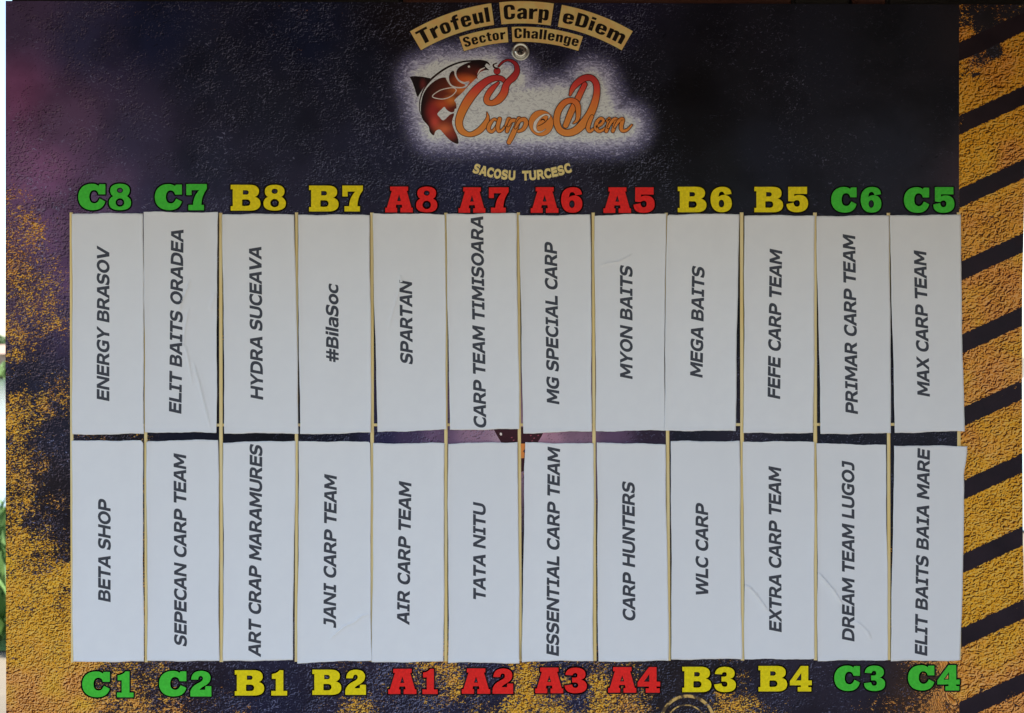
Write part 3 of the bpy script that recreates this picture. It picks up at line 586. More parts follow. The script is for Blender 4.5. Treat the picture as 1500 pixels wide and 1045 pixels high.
# arched title -------------------------------------------------------------------------------------
AX, AY = 764.0, 326.0
def arc_pt(r, deg): a = math.radians(deg); return (AX+r*math.sin(a), AY-r*math.cos(a))
def block(P, r0, r1, d0, d1, mi):
    n = 14; lp = [arc_pt(r1, d0+(d1-d0)*k/n) for k in range(n+1)]+[arc_pt(r0, d1-(d1-d0)*k/n) for k in range(n+1)]
    P.loops([lp], mi)
def arc_text(P, txt, r, d0, d1, cap, mi, font, track=2, center=(AX, AY), smile=False, lean=0.0):
    V, F, W_ = text_flat(txt, font, lean, track)
    out = []
    for u, v in V:
        d = math.radians(d0+(d1-d0)*u/W_)
        if smile: rr = r-v*cap; out.append((center[0]+rr*math.sin(d), center[1]+rr*math.cos(d)))
        else: rr = r+v*cap; out.append((center[0]+rr*math.sin(d), center[1]-rr*math.cos(d)))
    P.add(out, F, mi)
for txt, r0, r1, d0, d1, rb, cap, off, lab in (
        ('Trofeul', 292, 324, -30.3, -7.9, 297.6, 21.5, 0, 'gold arched word block on the left of the title'),
        ('Carp', 291.4, 324, -5.8, 8.4, 298, 21, 0, 'gold arched word block in the middle of the title'),
        ('eDiem', 291.5, 324, 10.5, 30.2, 298.5, 20, 0, 'gold arched word block on the right of the title'),
        ('Sector', 264.5, 286.6, -18.6, -4.2, 269.3, 14.2, 0, 'smaller gold block left of the second title line'),
        ('Challenge', 264.5, 286.6, -2.9, 18.3, 269.8, 14.4, 0, 'smaller gold block right of the second title line')):
    P = Print(.00006, .00004); block(P, r0-.5, r1+.5, d0-.15, d1+.15, 2); block(P, r0, r1, d0, d1, 0)
    pad = .95 if r1 > 300 else .7
    arc_text(P, txt, rb, d0+pad, d1-pad, cap, 1, NARROW)
    o = P.build('printed_title_block', [M['title'], M['wblack'], M['black']], board); o['label'] = lab
P = Print(.00006, .00004)
arc_text(P, 'SACOSU', 225.5, -18.6, -2.4, 12.8, 1, CHUNK, 8, (764, 38.5), True)
arc_text(P, 'TURCESC', 225.5, 0.2, 19.2, 12.8, 1, CHUNK, 8, (764, 38.5), True)
P.build('printed_place_line', [M['black'], M['pale_gold']], board)['label'] = 'small pale gold lettering curved below the emblem'

# emblem: leaping carp and orange script -----------------------------------------------------------
def r4(a, b): return (590+a/6.967, 75+b/6.967)
def r5(a, b): return (740+a/5.806, 90+b/5.806)
def r1(a, b): return (560+a/3.7325, b/3.7325)
def poly4(s, n=4):
    q = [r4(*p) for p in s]; return [tuple(p) for p in smooth_line(q, n, True)]
P = Print(.00006, .000025)
P.loops([[r4(*p) for p in ((68,262),(120,256),(200,262),(284,278),(240,335),(200,395),(172,440),(155,472),(142,455),(120,380),(95,310))]], 0)
P.stroke([r4(a, b)+(w/6.967,) for a, b, w in ((892,147,5),(860,118,22),(800,103,24),(720,101,18),(600,112,17),(480,155,19),(370,222,20),(275,305,20),(210,400,14),(176,500,10),(170,590,9),(186,652,5))], 0, cap=False)
P.loops([poly4(((445,275),(400,272),(340,297),(270,352),(215,430),(190,520),(184,620),(205,700),(262,768),(276,825),(315,862),(335,818),(380,803),(430,858),(490,918),(564,948),(560,880),(520,790),(503,720),
                (524,640),(480,652),(415,708),(372,672),(353,640),(395,595),(424,570),(450,602),(490,625),(522,620),(532,590),(547,585),(543,530),(527,500),(600,432),(680,345),(748,278),(690,312),(640,372),(560,380),(500,360),(468,315)), 3)], 0)
P.loops([poly4(((520,203),(492,215),(472,260),(480,318),(520,358),(600,368),(640,345),(590,325),(552,290),(532,240)), 3)], 0)
P.loops([poly4(((600,150),(680,115),(790,97),(850,122),(838,150),(852,168),(880,196),(850,194),(815,205),(785,222),(760,262),(768,290),(752,280),(735,292),(690,318),(620,315),(570,288),(545,232),(560,182)), 3)], 0)
P.stroke([r4(a, b)+(w/6.967,) for a, b, w in ((762,240,6),(790,195,14),(838,170,10))], 1, cap=False)
P.stroke([r4(a, b)+(9/6.967,) for a, b in ((302,464),(370,407),(450,382),(518,377),(545,403),(510,450),(450,482),(380,490))], 1, closed=True)
P.stroke([r4(a, b)+(w/6.967,) for a, b, w in ((445,275,13),(462,310,13),(500,358,12),(560,376,10),(620,370,4))], 1, cap=False)
P.stroke([r4(a, b)+(w/6.967,) for a, b, w in ((534,190,12),(534,240,10),(560,292,9),(610,322,8),(680,308,4))], 1, cap=False)
P.loops([[(r4(675,160)[0]+1.7*math.cos(k*PI/6), r4(675,160)[1]+1.7*math.sin(k*PI/6)) for k in range(12)]], 1)
P.build('printed_carp', [M['fish'], M['haloline']], board)['label'] = 'dark red and orange leaping carp of the printed emblem'

P = Print(.0001, .000022)
def both(fn, pts, sc, grow_=1.0, closed=False, n=7):
    q = [fn(a, b)+(w/sc*1.06,) for a, b, w in pts]
    P.stroke(q, 1, grow_, closed, n); P.stroke(q, 0, 0, closed, n)
# hook eyelet and hook
ey = r4(962, 205)
for rr, mi in ((5.4, 1), (4.7, 0)): P.loops([[(ey[0]+rr*math.cos(k*PI/10), ey[1]+rr*math.sin(k*PI/10)) for k in range(20)]], mi)
P.stroke([r4(a, b)+(w/6.967,) for a, b, w in ((962,180,16),(932,165,16),(925,140,15),(960,124,9))], 1)
both(r4, ((1048,322,30),(1012,284,42),(945,276,52),(850,312,62),(742,408,78),(652,528,80),(592,650,72),(574,740,66),(602,815,60),(680,852,42),(770,820,54),(838,750,52),(868,680,28),(858,625,3)), 6.967)
both(r4, ((975,325,20),(905,395,50),(858,470,50),(862,518,52),(912,532,48),(978,498,66),(1032,430,70),(1052,355,60),(1085,308,56),(1130,268,62),(1164,212,50),(1160,150,38),(1122,108,26),(1070,94,16),(1020,114,14),(980,156,10)), 6.967)
# small letters
both(r1, [(a_, b_, w_*1.38) for a_, b_, w_ in ((634,668,7),(612,653,9),(588,680,13),(581,708,13),(598,721,11),(620,700,9),(638,660,9))], 3.7325, .95)
both(r1, [(a_, b_, w_*1.38) for a_, b_, w_ in ((642,652,14),(632,690,14),(636,718,11),(655,712,8),(674,686,7))], 3.7325, .95)
both(r1, [(a_, b_, w_*1.38) for a_, b_, w_ in ((672,690,5),(690,652,12),(702,668,12),(690,695,14),(682,720,12))], 3.7325, .95)
both(r1, [(a_, b_, w_*1.38) for a_, b_, w_ in ((688,690,6),(704,664,12),(722,660,13),(730,668,6))], 3.7325, .95)
both(r1, [(a_, b_, w_*1.38) for a_, b_, w_ in ((748,652,16),(730,700,17),(708,748,18),(692,780,15))], 3.7325, .95)
both(r1, [(a_, b_, w_*1.38) for a_, b_, w_ in ((728,700,8),(752,662,12),(778,656,15),(786,678,16),(770,708,13),(745,720,10))], 3.7325, .95)
c_ = r1(868, 675)
for rr, mi in ((1.0, 1), (.965, 0)):
    P.loops([[(c_[0]+18.4*rr*math.cos(k*PI/24), c_[1]+19.4*rr*math.sin(k*PI/24)) for k in range(48)]], mi)
q = [r1(a, b)+(w/3.7325,) for a, b, w in ((905,655,3),(912,636,10),(892,628,8),(862,644,12),(838,674,17),(834,704,16),(848,722,9),(872,722,4),(892,708,2))]
P.stroke(q, 1, .5); P.stroke(q, 2, 0)
P.stroke([r1(a, b)+(w/3.7325,) for a, b, w in ((848,692,3),(868,684,4),(892,668,4),(908,648,3))], 1)
P.stroke([r1(a, b)+(w/3.7325,) for a, b, w in ((866,664,3),(872,655,7),(884,656,7),(888,664,3))], 1)
# capital D
both(r5, ((676,200,38),(622,310,44),(562,430,46),(514,548,40)), 5.806, 1.0)
both(r5, ((552,288,16),(582,220,42),(650,158,50),(722,142,46),(772,190,46),(776,290,50),(742,408,60),(690,500,66),(610,584,58),(532,612,52),(466,588,50),(438,515,48),(450,430,48),(500,358,46),(566,336,40),(612,368,42),(622,440,36),(612,500,26),(580,530,8)), 5.806, 1.0)
# i e m
both(r1, [(a_, b_, w_*1.38) for a_, b_, w_ in ((1146,640,12),(1132,672,14),(1124,704,14),(1136,720,11),(1160,702,7))], 3.7325, .95)
both(r1, [(a_, b_, w_*1.38) for a_, b_, w_ in ((1164,700,8),(1198,680,10),(1208,660,10),(1192,650,10),(1172,672,13),(1168,704,14),(1186,720,11),(1212,708,8),(1228,688,6))], 3.7325, .95)
both(r1, [(a_, b_, w_*1.38) for a_, b_, w_ in ((1226,664,6),(1242,652,12),(1234,690,14),(1224,720,12))], 3.7325, .95)
both(r1, [(a_, b_, w_*1.38) for a_, b_, w_ in ((1234,700,7),(1258,662,11),(1278,656,13),(1270,690,14),(1260,719,12))], 3.7325, .95)
both(r1, [(a_, b_, w_*1.38) for a_, b_, w_ in ((1270,698,7),(1294,662,11),(1314,656,13),(1306,690,14),(1310,716,12),(1336,714,9),(1364,686,5))], 3.7325, .95)
P.build('printed_script', [M['script'], M['darkline'], M['haloline']], board)['label'] = 'orange and red handwritten script of the printed emblem'

# ------------------------------------------------------------------ screw
def lathe(prof, n=40, cx=0, cz=0):
    v = []; f = []
    for r, h in prof:
        for k in range(n): a = 2*PI*k/n; v.append((cx+r*math.cos(a), -h, cz+r*math.sin(a)))
    for j in range(len(prof)-1):
        for k in range(n):
            a = j*n+k; b = j*n+(k+1) % n; f.append((a, b, b+n, a+n))
    return v, f
def metal(name, c, rough):
    t = NT(name); p = t.obj(scale=1500); n = t.noise(p, .8, 3)
    t.bump(n, .15, .0002)
    return t.done(t.mix(n, tuple(v*.8 for v in c)+(1,), c+(1,)), rough, .5, 1.0)
M['zinc'] = metal('zinc_plate', (.82, .85, .80), .32)
M['zinc2'] = metal('zinc_head', (.80, .80, .76), .25)
sx, sy, sz = L(762.5, 76.2)
screw = empty('screw', (sx, -.0003, Z0+sz))
tag(screw, 'shiny zinc cross-head screw with round washer just below the arched title', 'screw')
v, f = lathe([(.0088, 0), (.0088, .0007), (.0084, .0012), (.0076, .0014), (.0070, .0011), (.0066, .0009), (.0040, .0009)])
mesh_obj('washer', v, f, M['zinc'], screw, smooth=True)
v, f = lathe([(.0060, .0008), (.0060, .0014), (.0057, .0021), (.0050, .0027), (.0041, .0031)])
hd_ = mesh_obj('screw_head', v, f, M['zinc2'], screw, smooth=True)
arm, wd = .0029, .00085
plus = []
for k in range(4):
    a = PI/2*k+.35
    for u, w in ((wd*1.25, -wd*1.25), (arm, -wd), (arm, wd)):
        plus.append((u*math.cos(a)-w*math.sin(a), u*math.sin(a)+w*math.cos(a)))
circ = [(.0041*math.cos(2*PI*k/40), .0041*math.sin(2*PI*k/40)) for k in range(40)]
cv, cf = curve_eval(loops=[circ, plus])
mv = [(a, -.0031, b) for a, b, c in cv]; mf = [tuple(reversed(q)) for q in cf]
b0 = len(mv); mv += [(a, -.0031, b) for a, b in plus]+[(a*.55, -.0012, b*.55) for a, b in plus]; n_ = len(plus)
mf += [(b0+k, b0+(k+1) % n_, b0+n_+(k+1) % n_, b0+n_+k) for k in range(n_)]+[tuple(range(b0+n_, b0+2*n_))]
t = NT('recess_metal'); M['recess'] = t.done((.10, .10, .10, 1), .45, .4, .9)
mi = [0]*len(cf)+[1]*(n_+1)
mesh_obj('cross_recess', mv, mf, [M['zinc2'], M['recess']], screw, mat_idx=mi)

# ------------------------------------------------------------------ paper strips
# text, corners TL TR BR BL, then text: baseline x & y at its start (bottom), baseline x & y at its end (top), code, extra words
CARDS = [
 ('C8','ENERGY BRASOV',(106.5,313.2),(210.6,313),(211.6,635.6),(107,637),(160.3,588,160.3,360)),
 ('C7','ELIT BAITS ORADEA',(211.6,311),(319.5,312),(317.8,633.8),(213.5,633.4),(265.8,606.5,269.2,337)),
 ('B8','HYDRA SUCEAVA',(326.2,314.2),(432,314.2),(438,635),(329.8,635),(385.4,586,383,362)),
 ('B7','#BilaSoc',(436.6,315),(542,315.4),(544.4,633.6),(440,636.6),(496,531,495.4,415.5)),
 ('A8','SPARTAN',(546.2,313),(652,314.7),(654,629.6),(553,633),(604.5,534,603.3,410.5)),
 ('A7','CARP TEAM TIMISOARA',(654,314),(756.4,313),(761,628.7),(659,630),(712,626.5,707.5,317.6)),
 ('A6','MG SPECIAL CARP',(760,316.4),(865,315),(867,631.6),(766.7,635),(819,592.7,815.3,354.4)),
 ('A5','MYON BAITS',(870.6,316.4),(975,313),(972.4,630.4),(873,632),(926,555.7,926,388.7)),
 ('B6','MEGA BAITS',(976.4,314.9),(1082,313.7),(1077,631.4),(972.7,631),(1028.6,553.7,1031.5,390)),
 ('B5','FEFE CARP TEAM',(1090.2,316),(1193,316.2),(1191,634.8),(1088.6,634.4),(1142,585,1145,364.8)),
 ('C6','PRIMAR CARP TEAM',(1195.2,317),(1302,316),(1304.7,635),(1201.4,635.8),(1256,607,1252,343)),
 ('C5','MAX CARP TEAM',(1302.6,316),(1405.7,315.4),(1411.4,631.6),(1309.8,634.4),(1361,581.3,1355.8,366.5)),
 ('C1','BETA SHOP',(106,646),(209.9,645),(211.4,968.8),(107.8,969.6),(162.3,882,162,730.8)),
 ('C2','SEPECAN CARP TEAM',(215.6,646),(320.7,644),(322,968),(217,967.8),(273.7,946.8,272.9,663.8)),
 ('B1','ART CRAP MARAMURES',(327.6,648.2),(433.6,645.6),(429.2,967),(327.6,968.2),(382,962.7,384.2,650.6)),
 ('B2','JANI CARP TEAM',(438.6,646.2),(542.7,647.4),(544,967),(436,970.8),(492,920,493.2,694.5)),
 ('A1','AIR CARP TEAM',(547.6,649.6),(651.4,649),(650,969),(544.9,970),(599.5,915.8,602.5,704.8)),
 ('A2','TATA NITU',(656.4,649.6),(758.6,647.6),(761,970.8),(657,970),(711.2,877.8,711,735)),
 ('A3','ESSENTIAL CARP TEAM',(768.6,648.2),(869.7,649.8),(868.6,967.8),(764.7,968.3),(818.3,961,820,654.3)),
 ('A4','CARP HUNTERS',(874,648),(974.4,651),(979.4,967.4),(876,969),(930,908.8,929.2,705)),
 ('B3','WLC CARP',(982.6,646.2),(1083,646.4),(1086.4,965),(983.2,966),(1037,871,1036.5,736.7)),
 ('B4','EXTRA CARP TEAM',(1088,647),(1192,646.7),(1192.4,965),(1090.3,965.4),(1144.2,926,1143.4,682.7)),
 ('C3','DREAM TEAM LUGOJ',(1196,649.8),(1297.2,651.8),(1300,966.6),(1197.2,967.8),(1251,939.8,1250.7,674.9)),
 ('C4','ELIT BAITS BAIA MARE',(1309,652.6),(1413.6,653.4),(1406,967.4),(1304,967.8),(1357.2,960.7,1361.3,656.3))]
# creases: polylines in board units with ridge height (m) and half-width
CREASE = {
 'C7': [([(279,411),(273,428),(266,444),(263,456)], .00030, 1.3), ([(277,452),(272,478),(269,505),(271,512)], .00022, 1.2), ([(272,507),(277,530),(282,562)], .00026, 1.4), ([(284,533),(292,560),(298,585),(309,628)], .00034, 1.6), ([(317,428),(308,455)], .00018, 3)],
 'A8': [([(588,405),(585,425),(576,455),(569,483)], .00026, 1.2), ([(586,404),(589,414)], .0002, 1.0)],
 'A5': [([(880,390),(890,386),(906,384),(918,378),(926,373)], .00030, 1.2)],
 'B2': [([(542,899),(530,902),(518,912),(505,917),(493,927),(484,935)], .00032, 1.3)],
 'B4': [([(1090,857),(1099,861),(1108,872),(1117,884),(1125,896)], .00040, 1.3)],
 'C3': [([(1197.5,839),(1208,850),(1222,867),(1234,886)], .00042, 1.4), ([(1252,910),(1262,917),(1270,925),(1275,936)], .00026, 1.8)]}
LIFT = {'C7': ((319, 330), 26, .0016), 'C2': ((216, 647), 9, .0016), 'C1': ((210, 645), 8, .0012), 'A2': ((761, 970), 34, .0030), 'A3': ((765, 968), 34, .0026), 'B6': ((977, 315), 10, .001),
        'C4': ((1412, 655), 30, .0012), 'A7': ((659, 629), 26, .0010), 'B7': ((544, 633), 30, .0012), 'C6': ((1201, 636), 30, .0012), 'C5': ((1411, 632), 30, .0014), 'B1': ((429, 967), 30, .0012), 'B8': ((329, 634), 20, .0008)}
GROUP = 'white paper name strips stuck on the board'
LOOK = {'C7': ', long creases beside its text', 'B7': ', text starting with a hash', 'A8': ', a fine crease across its upper middle', 'A7': ', its three-word text running the full height', 'A5': ', a small crease above its text',
        'B2': ', curved crease near its lower right', 'B4': ', crease rising from its left edge', 'C3': ', broken diagonal crease through its lower letters', 'C4': ', tilted and reaching past the gold panel', 'C1': ', two short words and a clipped corner',
        'C2': ', its upper left corner bent', 'B1': ', long text touching its top edge', 'A2': ', lifted lower right corner', 'A3': ', lifted lower left corner', 'C5': ', tilted over the gold hazard stripes', 'B6': ', its upper left corner rounded'}
def seg_dist(x, y, pl):
    d = np.full(np.shape(x), 1e9); tt = np.zeros(np.shape(x)); n = len(pl)-1
    for k in range(n):
        a = np.array(pl[k], float); b = np.array(pl[k+1], float); e = b-a; u = np.clip(((x-a[0])*e[0]+(y-a[1])*e[1])/e.dot(e), 0, 1)
        q = np.hypot(x-a[0]-u*e[0], y-a[1]-u*e[1]); tt = np.where(q < d, (k+u)/n, tt); d = np.minimum(d, q)
    return d, tt
for ci, (code, txt, TL, TR, BR, BL, tp) in enumerate(CARDS):
    top_row = ci < 12
    rnd = random.Random(100+ci)
    cx = (TL[0]+TR[0]+BR[0]+BL[0])/4; cy = (TL[1]+TR[1]+BR[1]+BL[1])/4
    st = 1.3 if code in CREASE else 2.6
    nx = int(104/st); ny = int(322/st)
    u, v = np.meshgrid(np.linspace(0, 1, nx+1), np.linspace(0, 1, ny+1))
    X = (1-u)*(1-v)*TL[0]+u*(1-v)*TR[0]+u*v*BR[0]+(1-u)*v*BL[0]
    Y = (1-u)*(1-v)*TL[1]+u*(1-v)*TR[1]+u*v*BR[1]+(1-u)*v*BL[1]
    # hand-cut edges: slow waviness fading inwards, short nicks
    ph = [rnd.uniform(0, 6.3) for _ in range(8)]
    def wav(s_, a, k): return a*(np.sin(s_*2.3*PI+ph[k])*.55+np.sin(s_*5.1*PI+ph[k+1])*.3+np.sin(s_*17*PI+ph[k])*.12)
    Y += wav(u, .9, 0)*(np.clip(1-v*12, 0, 1))+wav(u, .9, 2)*np.clip(1-(1-v)*12, 0, 1)
    X += wav(v, .8, 4)*(np.clip(1-u*6, 0, 1))+wav(v, .8, 6)*np.clip(1-(1-u)*6, 0, 1)
    if code == 'C4': X += 2.2*np.clip(1-np.abs(v-.03)/.09, 0, 1)*np.clip(1-(1-u)*5, 0, 1)-.8*np.clip(1-np.abs(v-.13)/.05, 0, 1)*(u > .9)
    if code == 'A3': X += 1.2*np.clip(.12-v, 0, .12)/.12*np.clip(1-u*5, 0, 1)
    for (kx, ky, r) in {'C1': [(1, 0, 3.6)], 'B6': [(0, 0, 2.6)], 'B2': [(1, 0, 2.0)], 'C2': [(0, 0, 2.6)]}.get(code, []):
        # clipped or rounded corner
        du = np.abs(u-kx)*104; dv = np.abs(v-ky)*322; s_ = np.clip(r-(du+dv), 0, None)
        X += (1 if kx == 0 else -1)*s_*.5; Y += (1 if ky == 0 else -1)*s_*.5
    edge = np.minimum(np.minimum(u, 1-u)*104, np.minimum(v, 1-v)*322)
    H = .00082+.00030*(ci % 2)+.00010*(ci % 3)
    h = np.full(X.shape, H)
    h += .00060*(np.sin(v*PI*(1.5+rnd.random()*1.5)+ph[0])*np.cos(u*PI*1.1+ph[1]))*.6
    h += .00010*np.sin(u*6+v*9+ph[2])+.00002*np.sin(v*31+ph[3])*np.cos(u*7+ph[4])
    h = np.maximum(h, .00074)
    h += (.0004+.0008*rnd.random())*np.exp(-edge/5.0)
    if top_row: h += .00010*np.exp(-((Y-622.5)/2.6)**2)-.00004*np.exp(-((Y-628)/3)**2)
    sl_ = STR[ci % 12][0]+(STR[ci % 12][2]-STR[ci % 12][0])*(Y-311)/659+3.5
    h += .00006*np.exp(-((X-sl_-2)/1.6)**2)
    if code in LIFT:
        (lx, ly), r, a = LIFT[code]; d = np.hypot(X-lx, (Y-ly)*.6); h += a*np.clip(1-d/r, 0, 1)**2
    for pl, a, w in CREASE.get(code, []):
        d, tt = seg_dist(X, Y, pl); fade = np.clip(np.minimum(tt, 1-tt)*5+.25, 0, 1)
        h += (4.0 if code in ('B4', 'C3', 'C7') else 3.0)*a*fade*(np.exp(-(d/(w*.92))**2)+.28*np.exp(-(d/(w*4))**2))
    nverts = X.size; W1 = nx+1
    lx_, lz_ = (X-cx)*S, (cy-Y)*S
    V = np.stack([lx_.ravel(), -h.ravel(), lz_.ravel()], 1).tolist()
    F = []
    for j in range(ny): F += [(j*W1+i, (j+1)*W1+i, (j+1)*W1+i+1, j*W1+i+1) for i in range(nx)]
    ring = [i for i in range(W1)]+[j*W1+nx for j in range(1, ny+1)]+[ny*W1+i for i in range(nx-1, -1, -1)]+[j*W1 for j in range(ny-1, 0, -1)]
    nf = len(F); b0 = len(V)
    V += [(V[k][0], V[k][1]+.00016, V[k][2]) for k in ring]; R = len(ring)
    F += [(ring[k], ring[(k+1) % R], b0+(k+1) % R, b0+k) for k in range(R)]
    b1 = len(V); V += [(q[0], q[1]+.00016, q[2]) for q in V[:nverts]]
    F += [(d_+b1, c_+b1, b_+b1, a_+b1) for a_, b_, c_, d_ in F[:nf]]
    side = 'below' if top_row else 'above'
    card = mesh_obj('paper_name_strip', V, F, M['paper'], None, (cx*S-.5, 0, Z0+(522.5-cy)*S))
    sm = [k < nf for k in range(len(F))]; card.data.polygons.foreach_set('use_smooth', sm)
    words = len(txt.split())
    tag(card, 'white paper strip directly %s the %s code %s%s' % (side, CN[code[0]], code, LOOK.get(code, ', %d-word upright text' % words)), 'paper strip', GROUP)
    # lettering: follows the sheet
    bx, by, tx, ty = tp
    TV, TF, TW = text_flat(txt, WIDE, .21)
    A = Vector((bx, by)); B = Vector((tx, ty)); dr = (B-A).normalized(); up = Vector((dr.y, -dr.x)); LN = (B-A).length
    capx = 17.6
    lv = []
    for a, b in TV:
        q = A+dr*(a/TW*LN)+up*(b*capx); lv.append((q.x, q.y))
    px_ = np.array([q[0] for q in lv]); py_ = np.array([q[1] for q in lv])
    # height of the sheet under each letter corner
    vv = np.clip((py_-TL[1])/(BL[1]-TL[1]), 0, 1)*ny; xl = TL[0]+(BL[0]-TL[0])*vv/ny; xr = TR[0]+(BR[0]-TR[0])*vv/ny; uu = np.clip((px_-xl)/(xr-xl), 0, 1)*nx
    i0 = np.clip(uu.astype(int), 0, nx-1); j0 = np.clip(vv.astype(int), 0, ny-1)
    hh = np.maximum.reduce([h[j0, i0], h[j0+1, i0], h[j0, i0+1], h[j0+1, i0+1]])+.00005
    tv = [((a-cx)*S, -c, (cy-b)*S) for (a, b), c in zip(lv, hh)]
    tf = []
    for q in TF:
        ar = area([lv[k] for k in q]); tf.append(tuple(reversed(q)) if ar > 0 else tuple(q))
    mesh_obj('lettering', tv, tf, M['ink'], card)

# ------------------------------------------------------------------ what shows past the board's edges
def simple(name, c1, c2, sc=3.0, rough=.8, bump=0.0, stretch=(1, 1, 1)):
    t = NT(name); p = t.obj(sc=tuple(stretch)); n = t.noise(p, sc, 5, .65)
    if bump: t.bump(n, bump, .02)
    return t.done(t.mix(t.step(n, .35, .65), c1+(1,), c2+(1,)), rough, .3)
def sheet(name, x0, x1, y0, y1, z, m, kind='structure'):
    o = mesh_obj(name, [(x0, y0, z), (x1, y0, z), (x1, y1, z), (x0, y1, z)], [(0, 1, 2, 3)], m); o['kind'] = kind; return o
sheet('ground', -1500, 1500, -1500, 1500, 0, simple('bank_soil', (.10, .085, .06), (.19, .16, .115), .6, .9))
def water():
    t = NT('lake_surface'); p = t.obj(scale=1); t.bump(t.noise(p, 2.5, 4), .12, .05); return t.done((.10, .13, .13, 1), .12, .5)
sheet('lake_water', -400, 400, 8.2, 75, .02, water())

def boxm(x0, x1, y0, y1, z0, z1, bev=.0):
    bm = bmesh.new(); bmesh.ops.create_cube(bm, size=1)
    for v_ in bm.verts: v_.co = ((x0+x1)/2+v_.co.x*(x1-x0), (y0+y1)/2+v_.co.y*(y1-y0), (z0+z1)/2+v_.co.z*(z1-z0))
    if bev: bmesh.ops.bevel(bm, geom=bm.edges[:], offset=bev, segments=2, affect='EDGES')
    V = [tuple(q.co) for q in bm.verts]; bm.verts.index_update(); F = [[q.index for q in f_.verts] for f_ in bm.faces]; bm.free(); return V, F
pine = simple('pale_pine_boards', (.46, .32, .18), (.56, .41, .25), 6, .6, .2, (1, 14, 14))
wood = simple('red_brown_wood', (.06, .020, .012), (.11, .038, .022), 6, .6, .2, (1, 14, 14))
dwood = simple('dark_weathered_wood', (.012, .012, .012), (.03, .027, .024), 6, .7, .2, (1, 14, 14))
# the shelter that carries the board: rail behind its top edge, posts; unseen roof planks added above for shade
sh = empty('wooden_shelter', (0, .3, 0)); tag(sh, 'wooden shelter whose red-brown rail shows just above the board', 'shelter')
def part(name, x0, x1, y0, y1, z0, z1, m, bev=.003):
    V, F = boxm(x0, x1, y0-.3, y1-.3, z0, z1, bev); return mesh_obj(name, V, F, m, sh)
zt = Z0+.347
part('rail', -.107, .2745, .006, .05, zt-.03, zt+.056, wood)
part('dark_batten', .276, .333, .010, .05, zt-.03, zt+.056, dwood)
part('rail', .335, .367, .006, .05, zt-.03, zt+.056, wood)
part('dark_batten', .369, .72, .010, .05, zt-.03, zt+.056, dwood)
part('dark_batten', -.4935, -.109, .010, .05, zt-.03, zt+.056, dwood)
part('beam', -.49, .86, .055, .13, zt+.0, zt+.056, dwood)
part('added_side_wall', .78, .81, -.55, .12, .02, zt+.058, pine)  # unseen, added to block sky and bounce warm light from the right
for px_ in (-.44, .86): part('post', px_, px_+.08, .14, .22, 0, zt+.056, wood)
part('added_fascia', -.9, 1.0, -.722, -.701, Z0+.295, zt+.082, wood)  # added out of view, keeps sky light off the upper board
part('roof', -.9, 1.0, -.70, .054, zt+.060, zt+.082, wood)  # unseen shelter top, added so the board gets darker upwards

# grass and low leaves on the near bank, left
def leaf_cloud(name, boxes, m, n, ln, kind='stuff', seed=3, parent=None, up=.7):
    r = random.Random(seed); V = []; F = []
    for _ in range(n):
        x0, x1, y0, y1, z0, z1 = r.choice(boxes)
        x, y = r.uniform(x0, x1), r.uniform(y0, y1); z = z0+(z1-z0)*r.random()
        l = ln*r.uniform(.5, 1.4); a = r.uniform(0, 2*PI); tx_, ty_ = math.cos(a), math.sin(a); w = l*.09+.002
        bx, by, bz = r.uniform(-.5, .5)*l, r.uniform(-.5, .5)*l, l*r.uniform(up*.6, 1)
        b = len(V)
        V += [(x-tx_*w, y-ty_*w, z), (x+tx_*w, y+ty_*w, z), (x+bx*.5+tx_*w*.8, y+by*.5+ty_*w*.8, z+bz*.6), (x+bx*.5-tx_*w*.8, y+by*.5-ty_*w*.8, z+bz*.6), (x+bx, y+by, z+bz)]
        F += [(b, b+1, b+2, b+3), (b+3, b+2, b+4)]
    o = mesh_obj(name, V, F, m, parent); 
    if kind: o['kind'] = kind
    return o
leafm = simple('grass_blades', (.045, .10, .02), (.12, .20, .05), 8, .6)
leaf_cloud('grass', [(-6, -1.4, 4.4, 7.6, 0, .05)], leafm, 16000, .30)
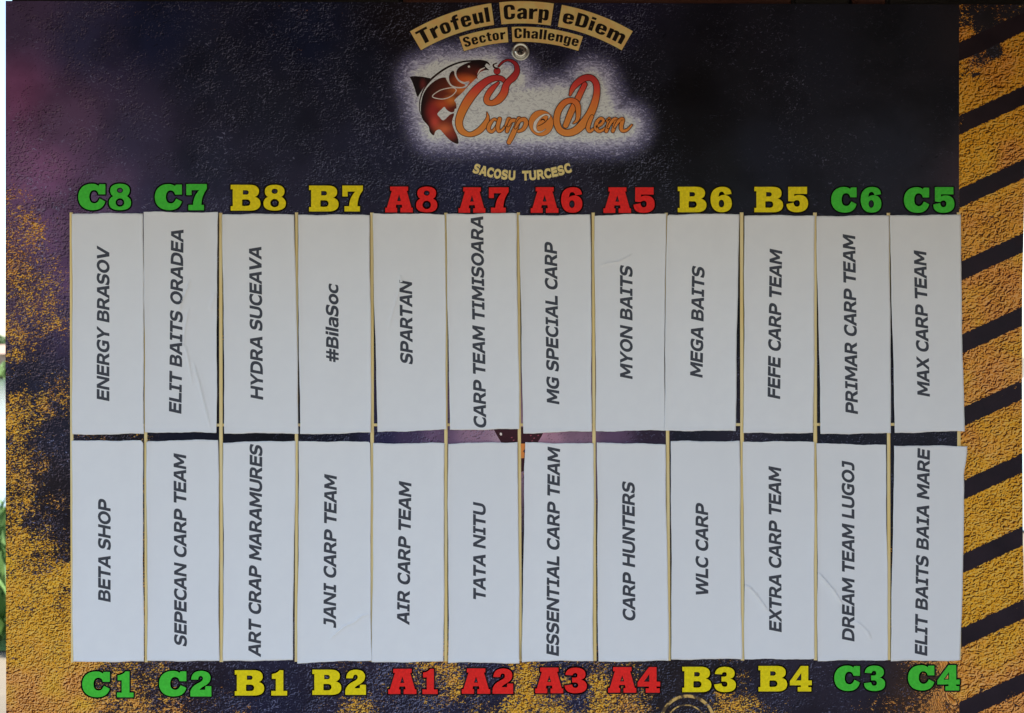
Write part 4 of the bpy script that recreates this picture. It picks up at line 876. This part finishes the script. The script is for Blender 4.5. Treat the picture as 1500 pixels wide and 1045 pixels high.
# far bank: reeds, trees and a hut
leaf_cloud('far_reeds', [(-60, -10, 72, 75, 0, .2)], leafm, 4000, 1.0, seed=5)
def far_tree(x, y, hgt, seed, label):
    root = empty('far_tree', (x, y, 0)); tag(root, label, 'tree', 'trees on the far bank')
    r = random.Random(seed)
    v, f = [], []
    for k, (rad, z) in enumerate(((.22, 0), (.15, hgt*.3), (.09, hgt*.6), (.03, hgt*.85))):
        for a in range(8): v.append((rad*math.cos(a*PI/4)+.1*k, rad*math.sin(a*PI/4), z))
    for k in range(3):
        for a in range(8): f.append((k*8+a, k*8+(a+1) % 8, k*8+8+(a+1) % 8, k*8+8+a))
    mesh_obj('trunk', v, f, dwood, root)
    V = []; F = []; cl = [(r.gauss(0, hgt*.2), r.gauss(0, hgt*.2), hgt*r.uniform(.35, .95), hgt*r.uniform(.10, .2)) for _ in range(14)]
    for _ in range(1500):
        a, b, c, s_ = r.choice(cl); p = Vector((r.gauss(0, 1), r.gauss(0, 1), r.gauss(0, 1))).normalized()*s_*r.uniform(.6, 1.05)+Vector((a, b, c))
        n1 = Vector((r.gauss(0, 1), r.gauss(0, 1), r.gauss(0, 1))).normalized()*.16; n2 = n1.orthogonal().normalized()*.12; q = len(V)
        V += [tuple(p-n1), tuple(p+n2), tuple(p+n1), tuple(p-n2)]; F.append((q, q+1, q+2, q+3))
    mesh_obj('crown', V, F, treem, root)
treem = simple('far_foliage', (.03, .06, .02), (.07, .11, .035), 2, .7)
far_tree(-33.4, 80, 2.6, 1, 'low dark tree on the far bank seen past the left edge of the board')
hut = empty('clay_hut', (-29.2, 70+5.5, 0)); tag(hut, 'small clay-coloured hut on the far bank past the left edge of the board', 'hut')
clay = simple('clay_wall', (.50, .30, .20), (.62, .40, .28), 1.2, .9)
V, F = boxm(-2.6, 2.0, -1.2, 1.2, 0, 1.5, .02); mesh_obj('wall', V, F, clay, hut)
mesh_obj('roof', [(-2.8, -1.4, 1.5), (2.2, -1.4, 1.5), (2.2, 1.4, 1.5), (-2.8, 1.4, 1.5), (-2.8, 0, 2.1), (2.2, 0, 2.1)], [(0, 1, 5, 4), (2, 3, 4, 5), (0, 4, 3), (1, 2, 5), (0, 3, 2, 1)], simple('hut_roof', (.3, .2, .15), (.4, .3, .22), 2), hut)
